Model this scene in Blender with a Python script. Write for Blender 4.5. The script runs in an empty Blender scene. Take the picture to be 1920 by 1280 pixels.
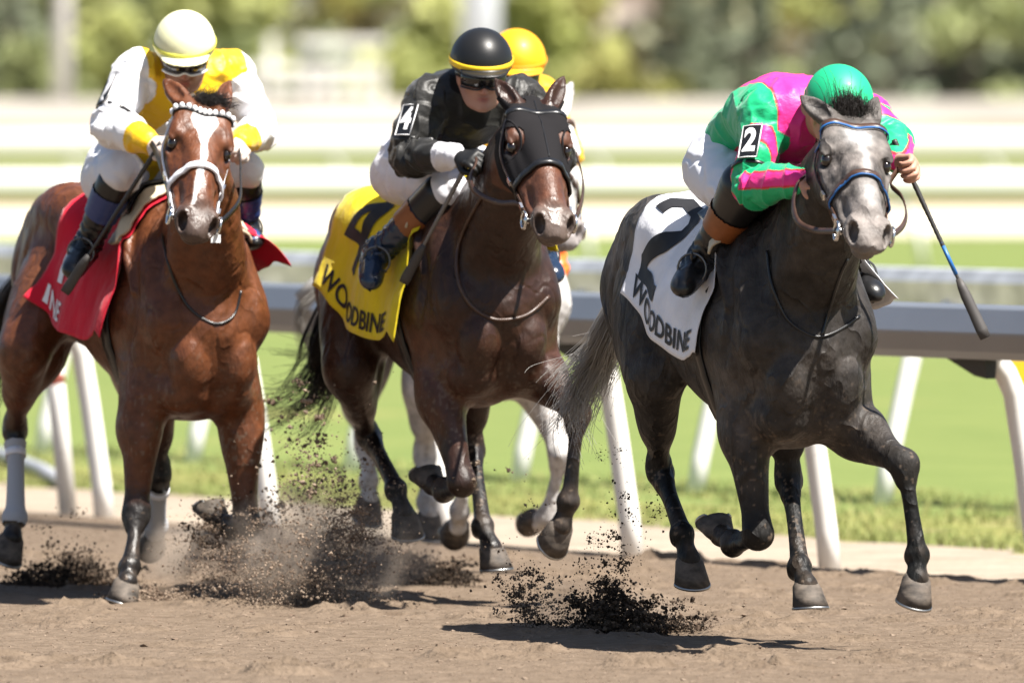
import bpy, bmesh, math, random, time
import numpy as np
from mathutils import Vector, Matrix
T0 = time.time()
random.seed(7); RNG = np.random.default_rng(11)
SC = bpy.context.scene
COL = SC.collection
R = math.radians

# ------------------------------------------------------------------ camera
FPX, CAMH, HORIZ = 22400.0, 1.85, 180.0          # focal length in photo pixels, eye height, horizon row
PITCH = math.atan((640.0 - HORIZ) / FPX)
cam_d = bpy.data.cameras.new("camera"); cam = bpy.data.objects.new("camera", cam_d); COL.objects.link(cam)
cam.location = (0, 0, CAMH); cam.rotation_euler = (math.pi / 2 - PITCH, 0, 0)
cam_d.sensor_width = 36.0; cam_d.lens = 36.0 * FPX / 1920.0
cam_d.clip_start = 1.0; cam_d.clip_end = 6000.0
cam_d.dof.use_dof = True; cam_d.dof.focus_distance = 40.2; cam_d.dof.aperture_fstop = 4.0
SC.camera = cam
SC.render.resolution_x, SC.render.resolution_y = 1024, 682

# ------------------------------------------------------------------ sky, sun, exposure
SUNV = Vector((0.44, -0.33, 1.0)).normalized()   # towards the sun
wd = bpy.data.worlds.new("World"); SC.world = wd; wd.use_nodes = True
wn = wd.node_tree.nodes; wl = wd.node_tree.links; wn.clear()
sky = wn.new("ShaderNodeTexSky"); sky.sky_type = 'NISHITA'; sky.sun_disc = False
sky.sun_elevation = math.asin(SUNV.z); sky.sun_rotation = math.atan2(SUNV.x, SUNV.y)
sky.air_density = 1.0; sky.dust_density = 1.2
bg = wn.new("ShaderNodeBackground"); bg.inputs[1].default_value = 0.05
wo = wn.new("ShaderNodeOutputWorld"); wl.new(sky.outputs[0], bg.inputs[0]); wl.new(bg.outputs[0], wo.inputs[0])
sun_d = bpy.data.lights.new("sun", 'SUN'); sun_d.energy = 5.0; sun_d.angle = R(0.53); sun_d.color = (1.0, 0.95, 0.88)
sun = bpy.data.objects.new("sun", sun_d); COL.objects.link(sun)
sun.rotation_euler = SUNV.to_track_quat('Z', 'Y').to_euler(); sun.location = (5, 30, 20)
vs = SC.view_settings; vs.view_transform = 'Standard'; vs.look = 'None'; vs.exposure = 1.33; vs.gamma = 1.0
vs.use_curve_mapping = False
SC.render.engine = 'CYCLES'
SC.cycles.max_bounces = 6; SC.cycles.use_denoising = True

def ray(u, v):
    dx = (u - 960.0) / FPX; dz = -(v - 640.0) / FPX
    cp, sp = math.cos(PITCH), math.sin(PITCH)
    return np.array([dx, cp + dz * sp, -sp + dz * cp])
CAM = np.array([0, 0, CAMH])
def at(u, v, Y):
    d = ray(u, v); return CAM + d * (Y / d[1])
def on_ground(u, v, z=0.0):
    d = ray(u, v); return CAM + d * ((z - CAMH) / d[2])

class Frame:
    """a horse's own frame: a forward, l to its left, z up"""
    def __init__(s, x, y, deg):
        t = R(deg); s.o = np.array([x, y, 0.0]); s.F = np.array([math.sin(t), -math.cos(t), 0]); s.L = np.array([math.cos(t), math.sin(t), 0])
        s.M = np.column_stack([s.F, s.L, [0, 0, 1]])
    def world(s, p): return np.asarray(p, float) @ s.M.T + s.o
    def local(s, p): return (np.asarray(p, float) - s.o) @ s.M
    def px(s, u, v, a):
        """the point seen at photo pixel (u, v) that lies at forward position a"""
        d = ray(u, v); t = (a - s.F @ (CAM - s.o)) / (s.F @ d); return s.local(CAM + d * t)
    def pl(s, u, v, l):
        d = ray(u, v); t = (l - s.L @ (CAM - s.o)) / (s.L @ d); return s.local(CAM + d * t)

# ------------------------------------------------------------------ signed distance modelling
def nrm(v):
    v = np.asarray(v, float); return v / (np.linalg.norm(v) + 1e-12)
def catmull(P, n):
    P = np.asarray(P, float); m = len(P)
    if m < 3 or n < 2: return P
    ext = np.vstack([2 * P[0] - P[1], P, 2 * P[-1] - P[-2]])
    out = []
    for i in range(m - 1):
        p0, p1, p2, p3 = ext[i:i + 4]
        for t in np.arange(n) / n:
            out.append(0.5 * (2 * p1 + (p2 - p0) * t + (2 * p0 - 5 * p1 + 4 * p2 - p3) * t * t + (3 * p1 - p0 - 3 * p2 + p3) * t ** 3))
    out.append(P[-1]); return np.array(out)
def table(xs, ys, n=240):
    """monotone-ish smooth table through the stations"""
    xs = np.asarray(xs, float); ys = np.asarray(ys, float)
    X = np.linspace(xs[0], xs[-1], n); d = np.diff(ys) / np.diff(xs)
    m = np.zeros_like(ys); m[0] = d[0]; m[-1] = d[-1]
    for i in range(1, len(xs) - 1):
        m[i] = 0 if d[i - 1] * d[i] <= 0 else 2 * d[i - 1] * d[i] / (d[i - 1] + d[i])
    i = np.clip(np.searchsorted(xs, X) - 1, 0, len(xs) - 2); hgt = xs[i + 1] - xs[i]; t = (X - xs[i]) / hgt
    Y = (2 * t**3 - 3 * t**2 + 1) * ys[i] + (t**3 - 2 * t**2 + t) * hgt * m[i] + (-2 * t**3 + 3 * t**2) * ys[i + 1] + (t**3 - t**2) * hgt * m[i + 1]
    return X, Y

class SDF:
    def __init__(s, lo, hi, h):
        s.lo = np.asarray(lo, float); s.h = h
        s.n = np.ceil((np.asarray(hi, float) - s.lo) / h).astype(int) + 1
        s.F = np.full(s.n, 0.5, np.float32)
    def block(s, lo, hi):
        i0 = np.clip(np.floor((np.asarray(lo) - s.lo) / s.h).astype(int), 0, s.n - 1)
        i1 = np.clip(np.ceil((np.asarray(hi) - s.lo) / s.h).astype(int) + 1, 1, s.n)
        if np.any(i1 <= i0): return None
        ax = [(s.lo[k] + s.h * np.arange(i0[k], i1[k])).astype(np.float32) for k in range(3)]
        return (slice(i0[0], i1[0]), slice(i0[1], i1[1]), slice(i0[2], i1[2])), ax[0][:, None, None], ax[1][None, :, None], ax[2][None, None, :]
    def put(s, sl, d, k, sub=False):
        f = s.F[sl]
        if sub:
            d = -d
            if k > 0:
                hh = np.maximum(k - np.abs(f - d), 0) / k; s.F[sl] = np.maximum(f, d) + hh * hh * k * 0.25
            else: s.F[sl] = np.maximum(f, d)
        elif k > 0:
            hh = np.maximum(k - np.abs(f - d), 0) / k; s.F[sl] = np.minimum(f, d) - hh * hh * k * 0.25
        else: s.F[sl] = np.minimum(f, d)
    def ell(s, c, r, Rm=None, k=0.03, sub=False):
        c = np.asarray(c, float); r = np.asarray(r, float) * np.ones(3)
        Rm = np.eye(3) if Rm is None else np.asarray(Rm, float)          # columns are the ellipsoid's axes
        ext = np.sqrt(((Rm * r) ** 2).sum(1)) + k + 2 * s.h
        b = s.block(c - ext, c + ext)
        if b is None: return
        sl, X, Y, Z = b
        k0 = 0; k1 = 0
        for j in range(3):
            q = ((X - np.float32(c[0])) * np.float32(Rm[0, j]) + (Y - np.float32(c[1])) * np.float32(Rm[1, j]) + (Z - np.float32(c[2])) * np.float32(Rm[2, j])) / np.float32(r[j])
            k0 = k0 + q * q; k1 = k1 + (q / np.float32(r[j])) ** 2
        k0 = np.sqrt(k0); k1 = np.sqrt(k1) + 1e-6
        s.put(sl, k0 * (k0 - 1) / k1, k, sub)
    def chain(s, pts, rad, side=(0, 1, 0), k=0.03, n=4, sub=False, ki=0.0):
        """swept limb; rad entries are r or (r across side, r along the other)"""
        P = np.asarray(pts, float); rr = np.array([(q, q) if np.isscalar(q) else q for q in rad], float)
        A = catmull(np.hstack([P, rr]), n * 3); C = A[:, :3]; Q = np.maximum(A[:, 3:5], 0.0015)
        pad = Q.max() + k + 2 * s.h
        b = s.block(C.min(0) - pad, C.max(0) + pad)
        if b is None: return
        sl, X, Y, Z = b
        D = np.full([sl[i].stop - sl[i].start for i in range(3)], 0.5, np.float32)
        for i in range(len(C) - 1):
            a, bb = C[i], C[i + 1]; ab = bb - a; L2 = ab @ ab
            if L2 < 1e-10: continue
            w = ab / math.sqrt(L2); sd = np.asarray(side, float); sd = nrm(sd - w * (sd @ w)); f = np.cross(w, sd)
            rm = max(Q[i].max(), Q[i + 1].max()) + k + 2 * s.h
            bl = s.block(np.minimum(a, bb) - rm, np.maximum(a, bb) + rm)
            if bl is None: continue
            s2, x, y, z = bl
            loc = tuple(slice(s2[j].start - sl[j].start, s2[j].stop - sl[j].start) for j in range(3))
            x = x - np.float32(a[0]); y = y - np.float32(a[1]); z = z - np.float32(a[2])
            pw = x * np.float32(w[0]) + y * np.float32(w[1]) + z * np.float32(w[2]); Ln = math.sqrt(L2)
            t = np.clip(pw / np.float32(Ln), 0, 1)
            ps = x * np.float32(sd[0]) + y * np.float32(sd[1]) + z * np.float32(sd[2])
            pf = x * np.float32(f[0]) + y * np.float32(f[1]) + z * np.float32(f[2])
            pw = pw - t * np.float32(Ln)
            rs = np.float32(Q[i, 0]) + t * np.float32(Q[i + 1, 0] - Q[i, 0]); rf = np.float32(Q[i, 1]) + t * np.float32(Q[i + 1, 1] - Q[i, 1])
            rw = np.minimum(rs, rf)
            es, ef, ew = ps / rs, pf / rf, pw / rw
            k0 = np.sqrt(es * es + ef * ef + ew * ew); k1 = np.sqrt((es / rs) ** 2 + (ef / rf) ** 2 + (ew / rw) ** 2) + 1e-6
            d = k0 * (k0 - 1) / k1
            if ki > 0:
                o = D[loc]; hh = np.maximum(ki - np.abs(o - d), 0) / ki; D[loc] = np.minimum(o, d) - hh * hh * ki * 0.25
            else: D[loc] = np.minimum(D[loc], d)
        s.put(sl, D, k, sub)
    def loft(s, st, o=(0, 0, 0), Rm=None, k=0.03, e=2.2):
        """stations (x, y, half width, top, bottom, taper of the upper half) along the frame's first axis"""
        st = np.asarray(st, float); o = np.asarray(o, float); Rm = np.eye(3) if Rm is None else np.asarray(Rm, float)
        pad = k + 2 * s.h
        cs = []
        for q in st:
            for sy in (-1, 1):
                for zz in (q[3], q[4]): cs.append(o + Rm @ np.array([q[0], q[1] + sy * q[2], zz]))
        cs = np.array(cs); b = s.block(cs.min(0) - pad, cs.max(0) + pad)
        sl, X, Y, Z = b
        X = X - np.float32(o[0]); Y = Y - np.float32(o[1]); Z = Z - np.float32(o[2])
        x = X * np.float32(Rm[0, 0]) + Y * np.float32(Rm[1, 0]) + Z * np.float32(Rm[2, 0])
        y = X * np.float32(Rm[0, 1]) + Y * np.float32(Rm[1, 1]) + Z * np.float32(Rm[2, 1])
        z = X * np.float32(Rm[0, 2]) + Y * np.float32(Rm[1, 2]) + Z * np.float32(Rm[2, 2])
        xc = np.clip(x, st[0, 0], st[-1, 0])
        tb = [np.interp(xc, *table(st[:, 0], st[:, j])).astype(np.float32) for j in range(1, 6)]
        zc = (tb[2] + tb[3]) / 2; hh = (tb[2] - tb[3]) / 2
        zn = (z - zc) / hh
        zq = np.clip(zn + 0.25, 0, 1.25) / 1.25; w = tb[1] * (1 - tb[4] * zq * zq)
        r = (np.abs((y - tb[0]) / w) ** e + np.abs(zn) ** e + 1e-9) ** (1 / e)
        d = (r - 1) * np.minimum(tb[1], hh)
        dx = x - xc
        d = np.where(np.abs(dx) > 0, np.sqrt(np.maximum(d, 0) ** 2 + dx * dx) + np.minimum(d, 0) * 0, d)
        s.put(sl, d.astype(np.float32), k)
    def cut(s, p, n, k=0.0):
        """keep the side of the plane that n points away from"""
        n = nrm(n); sl, X, Y, Z = s.block(s.lo, s.lo + s.h * s.n)
        d = (X - np.float32(p[0])) * np.float32(n[0]) + (Y - np.float32(p[1])) * np.float32(n[1]) + (Z - np.float32(p[2])) * np.float32(n[2])
        s.put(sl, -d, k, True)
    def sample(s, P):
        q = (np.asarray(P, float) - s.lo) / s.h; q = np.clip(q, 0, s.n - 1.001); i = q.astype(int); t = q - i
        F = s.F; out = 0
        for dx in (0, 1):
            for dy in (0, 1):
                for dz in (0, 1):
                    wgt = (t[:, 0] if dx else 1 - t[:, 0]) * (t[:, 1] if dy else 1 - t[:, 1]) * (t[:, 2] if dz else 1 - t[:, 2])
                    out = out + wgt * F[i[:, 0] + dx, i[:, 1] + dy, i[:, 2] + dz]
        return out
    def march(s, o, d, tmax=0.6, off=0.0, step=0.004):
        """from the outside inwards: last point along the ray o+t*d that is still inside"""
        o = np.atleast_2d(o).astype(float); d = np.atleast_2d(d).astype(float); d = d / np.linalg.norm(d, axis=1, keepdims=True)
        ts = np.arange(0, tmax, step); best = np.zeros(len(o))
        for t in ts:
            f = s.sample(o + d * t); best = np.where(f < 0, t, best)
        return o + d * (best + off)[:, None]
    def mesh(s, smooth=1):
        F = s.F; ins = F < 0
        cnt = np.zeros(np.array(F.shape) - 1, np.int8)
        for dx in (0, 1):
            for dy in (0, 1):
                for dz in (0, 1):
                    cnt += ins[dx:F.shape[0] - 1 + dx, dy:F.shape[1] - 1 + dy, dz:F.shape[2] - 1 + dz]
        act = (cnt > 0) & (cnt < 8); I = np.argwhere(act)
        idx = np.full(act.shape, -1, np.int32); idx[act] = np.arange(len(I), dtype=np.int32)
        cor = [(a, b, c) for a in (0, 1) for b in (0, 1) for c in (0, 1)]
        val = np.stack([F[I[:, 0] + a, I[:, 1] + b, I[:, 2] + c] for a, b, c in cor], 1).astype(float)
        acc = np.zeros((len(I), 3)); num = np.zeros(len(I))
        for i in range(8):
            for j in range(i + 1, 8):
                di = np.array(cor[j]) - np.array(cor[i])
                if np.abs(di).sum() != 1: continue
                m = (val[:, i] < 0) != (val[:, j] < 0); f0 = val[m, i]; t = f0 / (f0 - val[m, j])
                acc[m] += np.array(cor[i]) + t[:, None] * di; num[m] += 1
        V = s.lo + s.h * (I + acc / num[:, None])
        Q = []
        for axis in range(3):
            a = [slice(None)] * 3; b = [slice(None)] * 3; a[axis] = slice(0, -1); b[axis] = slice(1, None)
            u, w = [k for k in range(3) if k != axis]
            for kk in (u, w):
                a[kk] = slice(1, -1); b[kk] = slice(1, -1)
            A = ins[tuple(a)]; B = ins[tuple(b)]
            for flip, msk in ((False, A & ~B), (True, ~A & B)):
                E = np.argwhere(msk)
                if len(E) == 0: continue
                E[:, u] += 1; E[:, w] += 1
                def ci(du, dw):
                    e = E.copy(); e[:, u] -= du; e[:, w] -= dw; return idx[e[:, 0], e[:, 1], e[:, 2]]
                q = np.stack([ci(1, 1), ci(0, 1), ci(0, 0), ci(1, 0)], 1)
                if (axis == 1) != flip: q = q[:, ::-1]
                Q.append(q)
        Q = np.vstack(Q)
        # keep the pieces that are part of the body: drop specks
        for _ in range(smooth):
            S = np.zeros_like(V); n = np.zeros(len(V))
            for j in range(4):
                p, q = Q[:, j], Q[:, (j + 1) % 4]
                for c in range(3):
                    S[:, c] += np.bincount(p, V[q, c], len(V)) + np.bincount(q, V[p, c], len(V))
                n += np.bincount(p, minlength=len(V)) + np.bincount(q, minlength=len(V))
            V = V * 0.5 + 0.5 * S / n[:, None]
        return V, Q
def normals(V, Q):
    N = np.cross(V[Q[:, 2]] - V[Q[:, 0]], V[Q[:, 3]] - V[Q[:, 1]]); O = np.zeros_like(V)
    for j in range(4):
        for c in range(3): O[:, c] += np.bincount(Q[:, j], N[:, c], len(V))
    return O / (np.linalg.norm(O, axis=1, keepdims=True) + 1e-12)
_perm = RNG.random((64, 64, 64)).astype(np.float32)
def vnoise(P, sc):
    q = np.asarray(P, float) * sc; i = np.floor(q).astype(int); t = q - i; t = t * t * (3 - 2 * t); i %= 64; j = (i + 1) % 64
    g = lambda a, b, c: _perm[a, b, c]
    x0, y0, z0 = i.T; x1, y1, z1 = j.T
    a = g(x0, y0, z0) * (1 - t[:, 0]) + g(x1, y0, z0) * t[:, 0]; b = g(x0, y1, z0) * (1 - t[:, 0]) + g(x1, y1, z0) * t[:, 0]
    c = g(x0, y0, z1) * (1 - t[:, 0]) + g(x1, y0, z1) * t[:, 0]; d = g(x0, y1, z1) * (1 - t[:, 0]) + g(x1, y1, z1) * t[:, 0]
    e = a * (1 - t[:, 1]) + b * t[:, 1]; f = c * (1 - t[:, 1]) + d * t[:, 1]
    return e * (1 - t[:, 2]) + f * t[:, 2]
def fbm(P, sc, o=3): return sum(vnoise(P + 7.3 * i, sc * 2**i) * 0.5**i for i in range(o)) / sum(0.5**i for i in range(o))
def sstep(a, b, x):
    t = np.clip((x - a) / (b - a), 0, 1); return t * t * (3 - 2 * t)
def chain_param(V, pts):
    """(nearest distance to the polyline, fraction along it) for every vertex"""
    pts = np.asarray(pts, float); seg = np.linalg.norm(np.diff(pts, axis=0), axis=1); tot = seg.sum(); s0 = 0
    bd = np.full(len(V), 9.0); bt = np.zeros(len(V))
    for i in range(len(seg)):
        ab = pts[i + 1] - pts[i]; t = np.clip(((V - pts[i]) @ ab) / (ab @ ab), 0, 1)
        d = np.linalg.norm(V - pts[i] - t[:, None] * ab, axis=1); m = d < bd
        bd[m] = d[m]; bt[m] = (s0 + t[m] * seg[i]) / tot; s0 += seg[i]
    return bd, bt

# ------------------------------------------------------------------ objects
def link(name, me, mat=None, parent=None):
    o = bpy.data.objects.new(name, me); COL.objects.link(o)
    if mat is not None and me is not None: me.materials.append(mat)
    if parent is not None: o.parent = parent
    return o
def raw(name, V, Fc, smooth=True):
    me = bpy.data.meshes.new(name); V = np.ascontiguousarray(V, np.float32)
    if isinstance(Fc, np.ndarray):
        n, w = Fc.shape
        me.vertices.add(len(V)); me.vertices.foreach_set("co", V.ravel())
        me.loops.add(n * w); me.loops.foreach_set("vertex_index", Fc.astype(np.int32).ravel())
        me.polygons.add(n); me.polygons.foreach_set("loop_start", np.arange(0, n * w, w, dtype=np.int32))
        me.update(calc_edges=True)
    else:
        me.from_pydata([tuple(map(float, v)) for v in V], [], [tuple(int(i) for i in f) for f in Fc]); me.update()
    me.polygons.foreach_set("use_smooth", np.full(len(me.polygons), smooth))
    return me
def colour_attr(me, C):
    a = me.color_attributes.new("Col", 'FLOAT_COLOR', 'POINT'); C = np.asarray(C, np.float32)
    if C.shape[1] == 3: C = np.hstack([C, np.ones((len(C), 1), np.float32)])
    a.data.foreach_set("color", C.ravel())
class Thing:
    """an Empty at the thing's base; its parts are given in the frame fr"""
    def __init__(s, name, label, cat, base, fr=None, group=None):
        s.fr = fr; o = bpy.data.objects.new(name, None); COL.objects.link(o); s.o = o; o.empty_display_size = 0.2
        o['label'] = label; o['category'] = cat
        if group: o['group'] = group
        s.base = np.asarray(base, float)
        if fr is None: o.location = s.base
        else:
            o.location = fr.world(s.base); o.rotation_euler = (0, 0, math.atan2(fr.F[1], fr.F[0]))
    def part(s, name, V, Fc, mat, smooth=True, col=None, parent=None):
        V = np.asarray(V, float) - s.base
        me = raw(name, V, Fc, smooth); o = link(name, me, mat, parent or s.o)
        if col is not None: colour_attr(me, col)
        return o
class MB:
    """collects quads and triangles of one mesh"""
    def __init__(s): s.V = []; s.F = []; s.n = 0
    def add(s, V, F):
        V = np.asarray(V, float); s.V.append(V); s.F += [tuple(i + s.n for i in f) for f in F]; s.n += len(V)
    def box(s, lo, hi, fn=None):
        x0, y0, z0 = lo; x1, y1, z1 = hi
        V = np.array([[x0, y0, z0], [x1, y0, z0], [x1, y1, z0], [x0, y1, z0], [x0, y0, z1], [x1, y0, z1], [x1, y1, z1], [x0, y1, z1]], float)
        if fn: V = np.array([fn(v) for v in V])
        s.add(V, [(3, 2, 1, 0), (4, 5, 6, 7), (0, 1, 5, 4), (1, 2, 6, 5), (2, 3, 7, 6), (3, 0, 4, 7)])
    def tube(s, P, rad, n=8, up=(0, 0, 1), caps=True, sq=1.0):
        P = np.asarray(P, float); rad = np.ones(len(P)) * np.asarray(rad, float); T = np.gradient(P, axis=0); V = []; u = None
        for i in range(len(P)):
            w = nrm(T[i])
            if u is None:
                u = np.cross(w, up); u = np.cross(w, (1, 0, 0)) if np.linalg.norm(u) < 1e-3 else u
            u = nrm(u - w * (u @ w)); v = np.cross(w, u)
            for j in range(n):
                t = 2 * math.pi * j / n; V.append(P[i] + rad[i] * (math.cos(t) * u + math.sin(t) * v * sq))
        F = [(i * n + j, i * n + (j + 1) % n, (i + 1) * n + (j + 1) % n, (i + 1) * n + j) for i in range(len(P) - 1) for j in range(n)]
        if caps: F += [tuple(range(n))[::-1], tuple((len(P) - 1) * n + j for j in range(n))]
        s.add(V, F)
    def strap(s, P, N, width, th=0.004, closed=False):
        """flat strap along P, lying on a surface with normals N"""
        P = np.asarray(P, float); N = np.asarray(N, float); m = len(P)
        if closed: T = np.roll(P, -1, 0) - np.roll(P, 1, 0)
        else: T = np.gradient(P, axis=0)
        wd = np.ones(m) * np.asarray(width, float); V = []
        for i in range(m):
            t = nrm(T[i]); n_ = nrm(N[i] - t * (N[i] @ t)); b = np.cross(t, n_) * wd[i] / 2
            V += [P[i] - b, P[i] + b, P[i] + b * 0.9 + n_ * th, P[i] - b * 0.9 + n_ * th]
        F = []
        for i in range(m if closed else m - 1):
            j = (i + 1) % m
            for q in range(4): F.append((i * 4 + q, i * 4 + (q + 1) % 4, j * 4 + (q + 1) % 4, j * 4 + q))
        if not closed: F += [(3, 2, 1, 0), tuple((m - 1) * 4 + q for q in range(4))]
        s.add(V, F)
    def ball(s, c, r, n=8, m=6, Rm=None):
        Rm = np.eye(3) if Rm is None else Rm; r = np.ones(3) * np.asarray(r, float); V = []; F = []
        for i in range(m + 1):
            ph = math.pi * i / m
            for j in range(n):
                t = 2 * math.pi * j / n; V.append(np.asarray(c) + Rm @ (r * np.array([math.sin(ph) * math.cos(t), math.sin(ph) * math.sin(t), math.cos(ph)])))
        for i in range(m):
            for j in range(n):
                a, b, c2, d = i * n + j, (i + 1) * n + j, (i + 1) * n + (j + 1) % n, i * n + (j + 1) % n
                F.append((a, b, c2, d))
        s.add(V, F)
    def get(s): return np.vstack(s.V), s.F
    def build(s, name, mat, smooth=True, parent=None):
        V, F = s.get(); return link(name, raw(name, V, F, smooth), mat, parent)
def tag(o, label, cat, group=None, kind=None):
    if label: o['label'] = label
    if cat: o['category'] = cat
    if group: o['group'] = group
    if kind: o['kind'] = kind
    return o

# ------------------------------------------------------------------ materials
def mat(name, base, rough=0.6, metal=0.0, spec=0.5, col=False, bump=None, var=None, sheen=0.0, coat=0.0, aniso=None):
    """base colour (or the 'Col' attribute), bump=(scale, strength, distance), var=(scale, dark, light)"""
    m = bpy.data.materials.new(name); m.use_nodes = True; nt = m.node_tree; b = nt.nodes["Principled BSDF"]
    b.inputs["Roughness"].default_value = rough; b.inputs["Metallic"].default_value = metal
    b.inputs["Specular IOR Level"].default_value = spec
    if sheen: b.inputs["Sheen Weight"].default_value = sheen; b.inputs["Sheen Roughness"].default_value = 0.4
    if coat: b.inputs["Coat Weight"].default_value = coat; b.inputs["Coat Roughness"].default_value = 0.15
    tc = nt.nodes.new("ShaderNodeTexCoord"); src = None
    if col:
        at_ = nt.nodes.new("ShaderNodeAttribute"); at_.attribute_name = "Col"; src = at_.outputs["Color"]
    else: b.inputs["Base Color"].default_value = (*base, 1)
    def coords(scale):
        mp = nt.nodes.new("ShaderNodeMapping"); nt.links.new(tc.outputs["Object"], mp.inputs[0])
        mp.inputs["Scale"].default_value = scale if hasattr(scale, '__len__') else (scale,) * 3
        return mp.outputs[0]
    if var:
        nz = nt.nodes.new("ShaderNodeTexNoise"); nz.inputs["Scale"].default_value = 1; nz.inputs["Detail"].default_value = 6
        nt.links.new(coords(var[0]), nz.inputs["Vector"])
        mr = nt.nodes.new("ShaderNodeMapRange"); mr.inputs[1].default_value = 0.3; mr.inputs[2].default_value = 0.7
        mr.inputs[3].default_value = var[1]; mr.inputs[4].default_value = var[2]; nt.links.new(nz.outputs[0], mr.inputs[0])
        mx = nt.nodes.new("ShaderNodeVectorMath"); mx.operation = 'SCALE'
        if src is not None: nt.links.new(src, mx.inputs[0])
        else: mx.inputs[0].default_value = base
        nt.links.new(mr.outputs[0], mx.inputs["Scale"]); src = mx.outputs[0]
    if src is not None: nt.links.new(src, b.inputs["Base Color"])
    if bump:
        nz = nt.nodes.new("ShaderNodeTexNoise"); nz.inputs["Scale"].default_value = 1; nz.inputs["Detail"].default_value = 5
        nt.links.new(coords(bump[0]), nz.inputs["Vector"])
        bp = nt.nodes.new("ShaderNodeBump"); bp.inputs["Strength"].default_value = bump[1]; bp.inputs["Distance"].default_value = bump[2]
        nt.links.new(nz.outputs[0], bp.inputs["Height"]); nt.links.new(bp.outputs[0], b.inputs["Normal"])
    return m
# ------------------------------------------------------------------ ground, strips of the course
RA = np.array([1.25, 46.8]); RD = np.array([-0.469, 0.883]); RN = np.array([0.883, 0.469])   # foot line of the track rail
def rl(t, off): q = RA + RD * t + RN * off; return (q[0], q[1])
def ground_mat(name, c0, c1, scale, bump, rough=0.95, c2=None):
    m = bpy.data.materials.new(name); m.use_nodes = True; nt = m.node_tree; b = nt.nodes["Principled BSDF"]
    b.inputs["Roughness"].default_value = rough; b.inputs["Specular IOR Level"].default_value = 0.15
    tc = nt.nodes.new("ShaderNodeTexCoord"); nz = nt.nodes.new("ShaderNodeTexNoise"); nz.inputs["Scale"].default_value = scale; nz.inputs["Detail"].default_value = 8; nz.inputs["Roughness"].default_value = 0.65
    nt.links.new(tc.outputs["Object"], nz.inputs["Vector"])
    cr = nt.nodes.new("ShaderNodeValToRGB"); cr.color_ramp.elements[0].position = 0.32; cr.color_ramp.elements[0].color = (*c0, 1)
    cr.color_ramp.elements[1].position = 0.66; cr.color_ramp.elements[1].color = (*c1, 1); nt.links.new(nz.outputs[0], cr.inputs[0])
    out = cr.outputs[0]
    if c2 is not None:
        n2 = nt.nodes.new("ShaderNodeTexNoise"); n2.inputs["Scale"].default_value = c2[1]; n2.inputs["Detail"].default_value = 4; nt.links.new(tc.outputs["Object"], n2.inputs["Vector"])
        r2 = nt.nodes.new("ShaderNodeMapRange"); r2.inputs[1].default_value = c2[2]; r2.inputs[2].default_value = c2[2] + 0.14; nt.links.new(n2.outputs[0], r2.inputs[0])
        mx = nt.nodes.new("ShaderNodeMix"); mx.data_type = 'RGBA'; nt.links.new(r2.outputs[0], mx.inputs[0]); nt.links.new(out, mx.inputs[6]); mx.inputs[7].default_value = (*c2[0], 1); out = mx.outputs[2]
    nt.links.new(out, b.inputs["Base Color"])
    n3 = nt.nodes.new("ShaderNodeTexNoise"); n3.inputs["Scale"].default_value = bump[0]; n3.inputs["Detail"].default_value = 6; nt.links.new(tc.outputs["Object"], n3.inputs["Vector"])
    bp = nt.nodes.new("ShaderNodeBump"); bp.inputs["Strength"].default_value = bump[1]; bp.inputs["Distance"].default_value = bump[2]
    nt.links.new(n3.outputs[0], bp.inputs["Height"]); nt.links.new(bp.outputs[0], b.inputs["Normal"]); return m
M_DIRT = ground_mat("track_dirt", (0.110, 0.080, 0.055), (0.182, 0.136, 0.097), 16.0, (42, 0.9, 0.022), c2=((0.105, 0.075, 0.052), 7, 0.60))
M_SAND = ground_mat("pale_sand", (0.25, 0.20, 0.15), (0.36, 0.30, 0.235), 2.2, (20, 0.6, 0.03), c2=((0.20, 0.17, 0.09), 1.1, 0.60))
M_TURF = ground_mat("turf", (0.120, 0.160, 0.045), (0.165, 0.200, 0.060), 1.3, (60, 0.5, 0.02), c2=((0.23, 0.22, 0.075), 0.45, 0.58))
M_DRY = ground_mat("dry_grass", (0.24, 0.22, 0.075), (0.16, 0.19, 0.05), 2.6, (50, 0.6, 0.03), c2=((0.34, 0.27, 0.16), 2.0, 0.56))
M_LIME = ground_mat("limestone_strip", (0.56, 0.50, 0.38), (0.66, 0.60, 0.47), 0.6, (5, 0.1, 0.02))
M_FARG = ground_mat("far_grass", (0.13, 0.16, 0.055), (0.20, 0.20, 0.09), 0.25, (5, 0.2, 0.03))
M_FARD = ground_mat("far_dirt", (0.26, 0.17, 0.10), (0.33, 0.23, 0.15), 0.3, (5, 0.2, 0.03))
def plane(name, pts, z, m):
    me = bpy.data.meshes.new(name); me.from_pydata([(x, y, z) for x, y in pts], [], [tuple(range(len(pts)))]); o = link(name, me, m); o['kind'] = 'structure'; return o
plane('ground', [(-400, -60), (400, -60), (400, 1200), (-400, 1200)], -0.02, M_FARG)
def wavy(t0, t1, off, amp, n=400, seed=0.0):
    t = np.linspace(t0, t1, n); P = np.column_stack([t * 1.7 + seed, t * 0 + seed, t * 0 + 3.1]); w = (fbm(P, 1.0, 4) - 0.5) * 2 * amp
    return [rl(a, off + b) for a, b in zip(t, w)]
def strip(name, a, b, z, m):
    V = [(x, y, z) for x, y in a] + [(x, y, z) for x, y in b]; n = len(a)
    me = bpy.data.meshes.new(name); me.from_pydata(V, [], [(i + 1, i, n + i, n + i + 1) for i in range(n - 1)]); o = link(name, me, m); o['kind'] = 'structure'
    if me.polygons[0].normal.z < 0: me.flip_normals()
    return o
strip('turf_course', [rl(t, -60) for t in np.linspace(-60, 120, 160)], [rl(t, 70) for t in np.linspace(-60, 120, 160)], -0.012, M_TURF)
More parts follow.
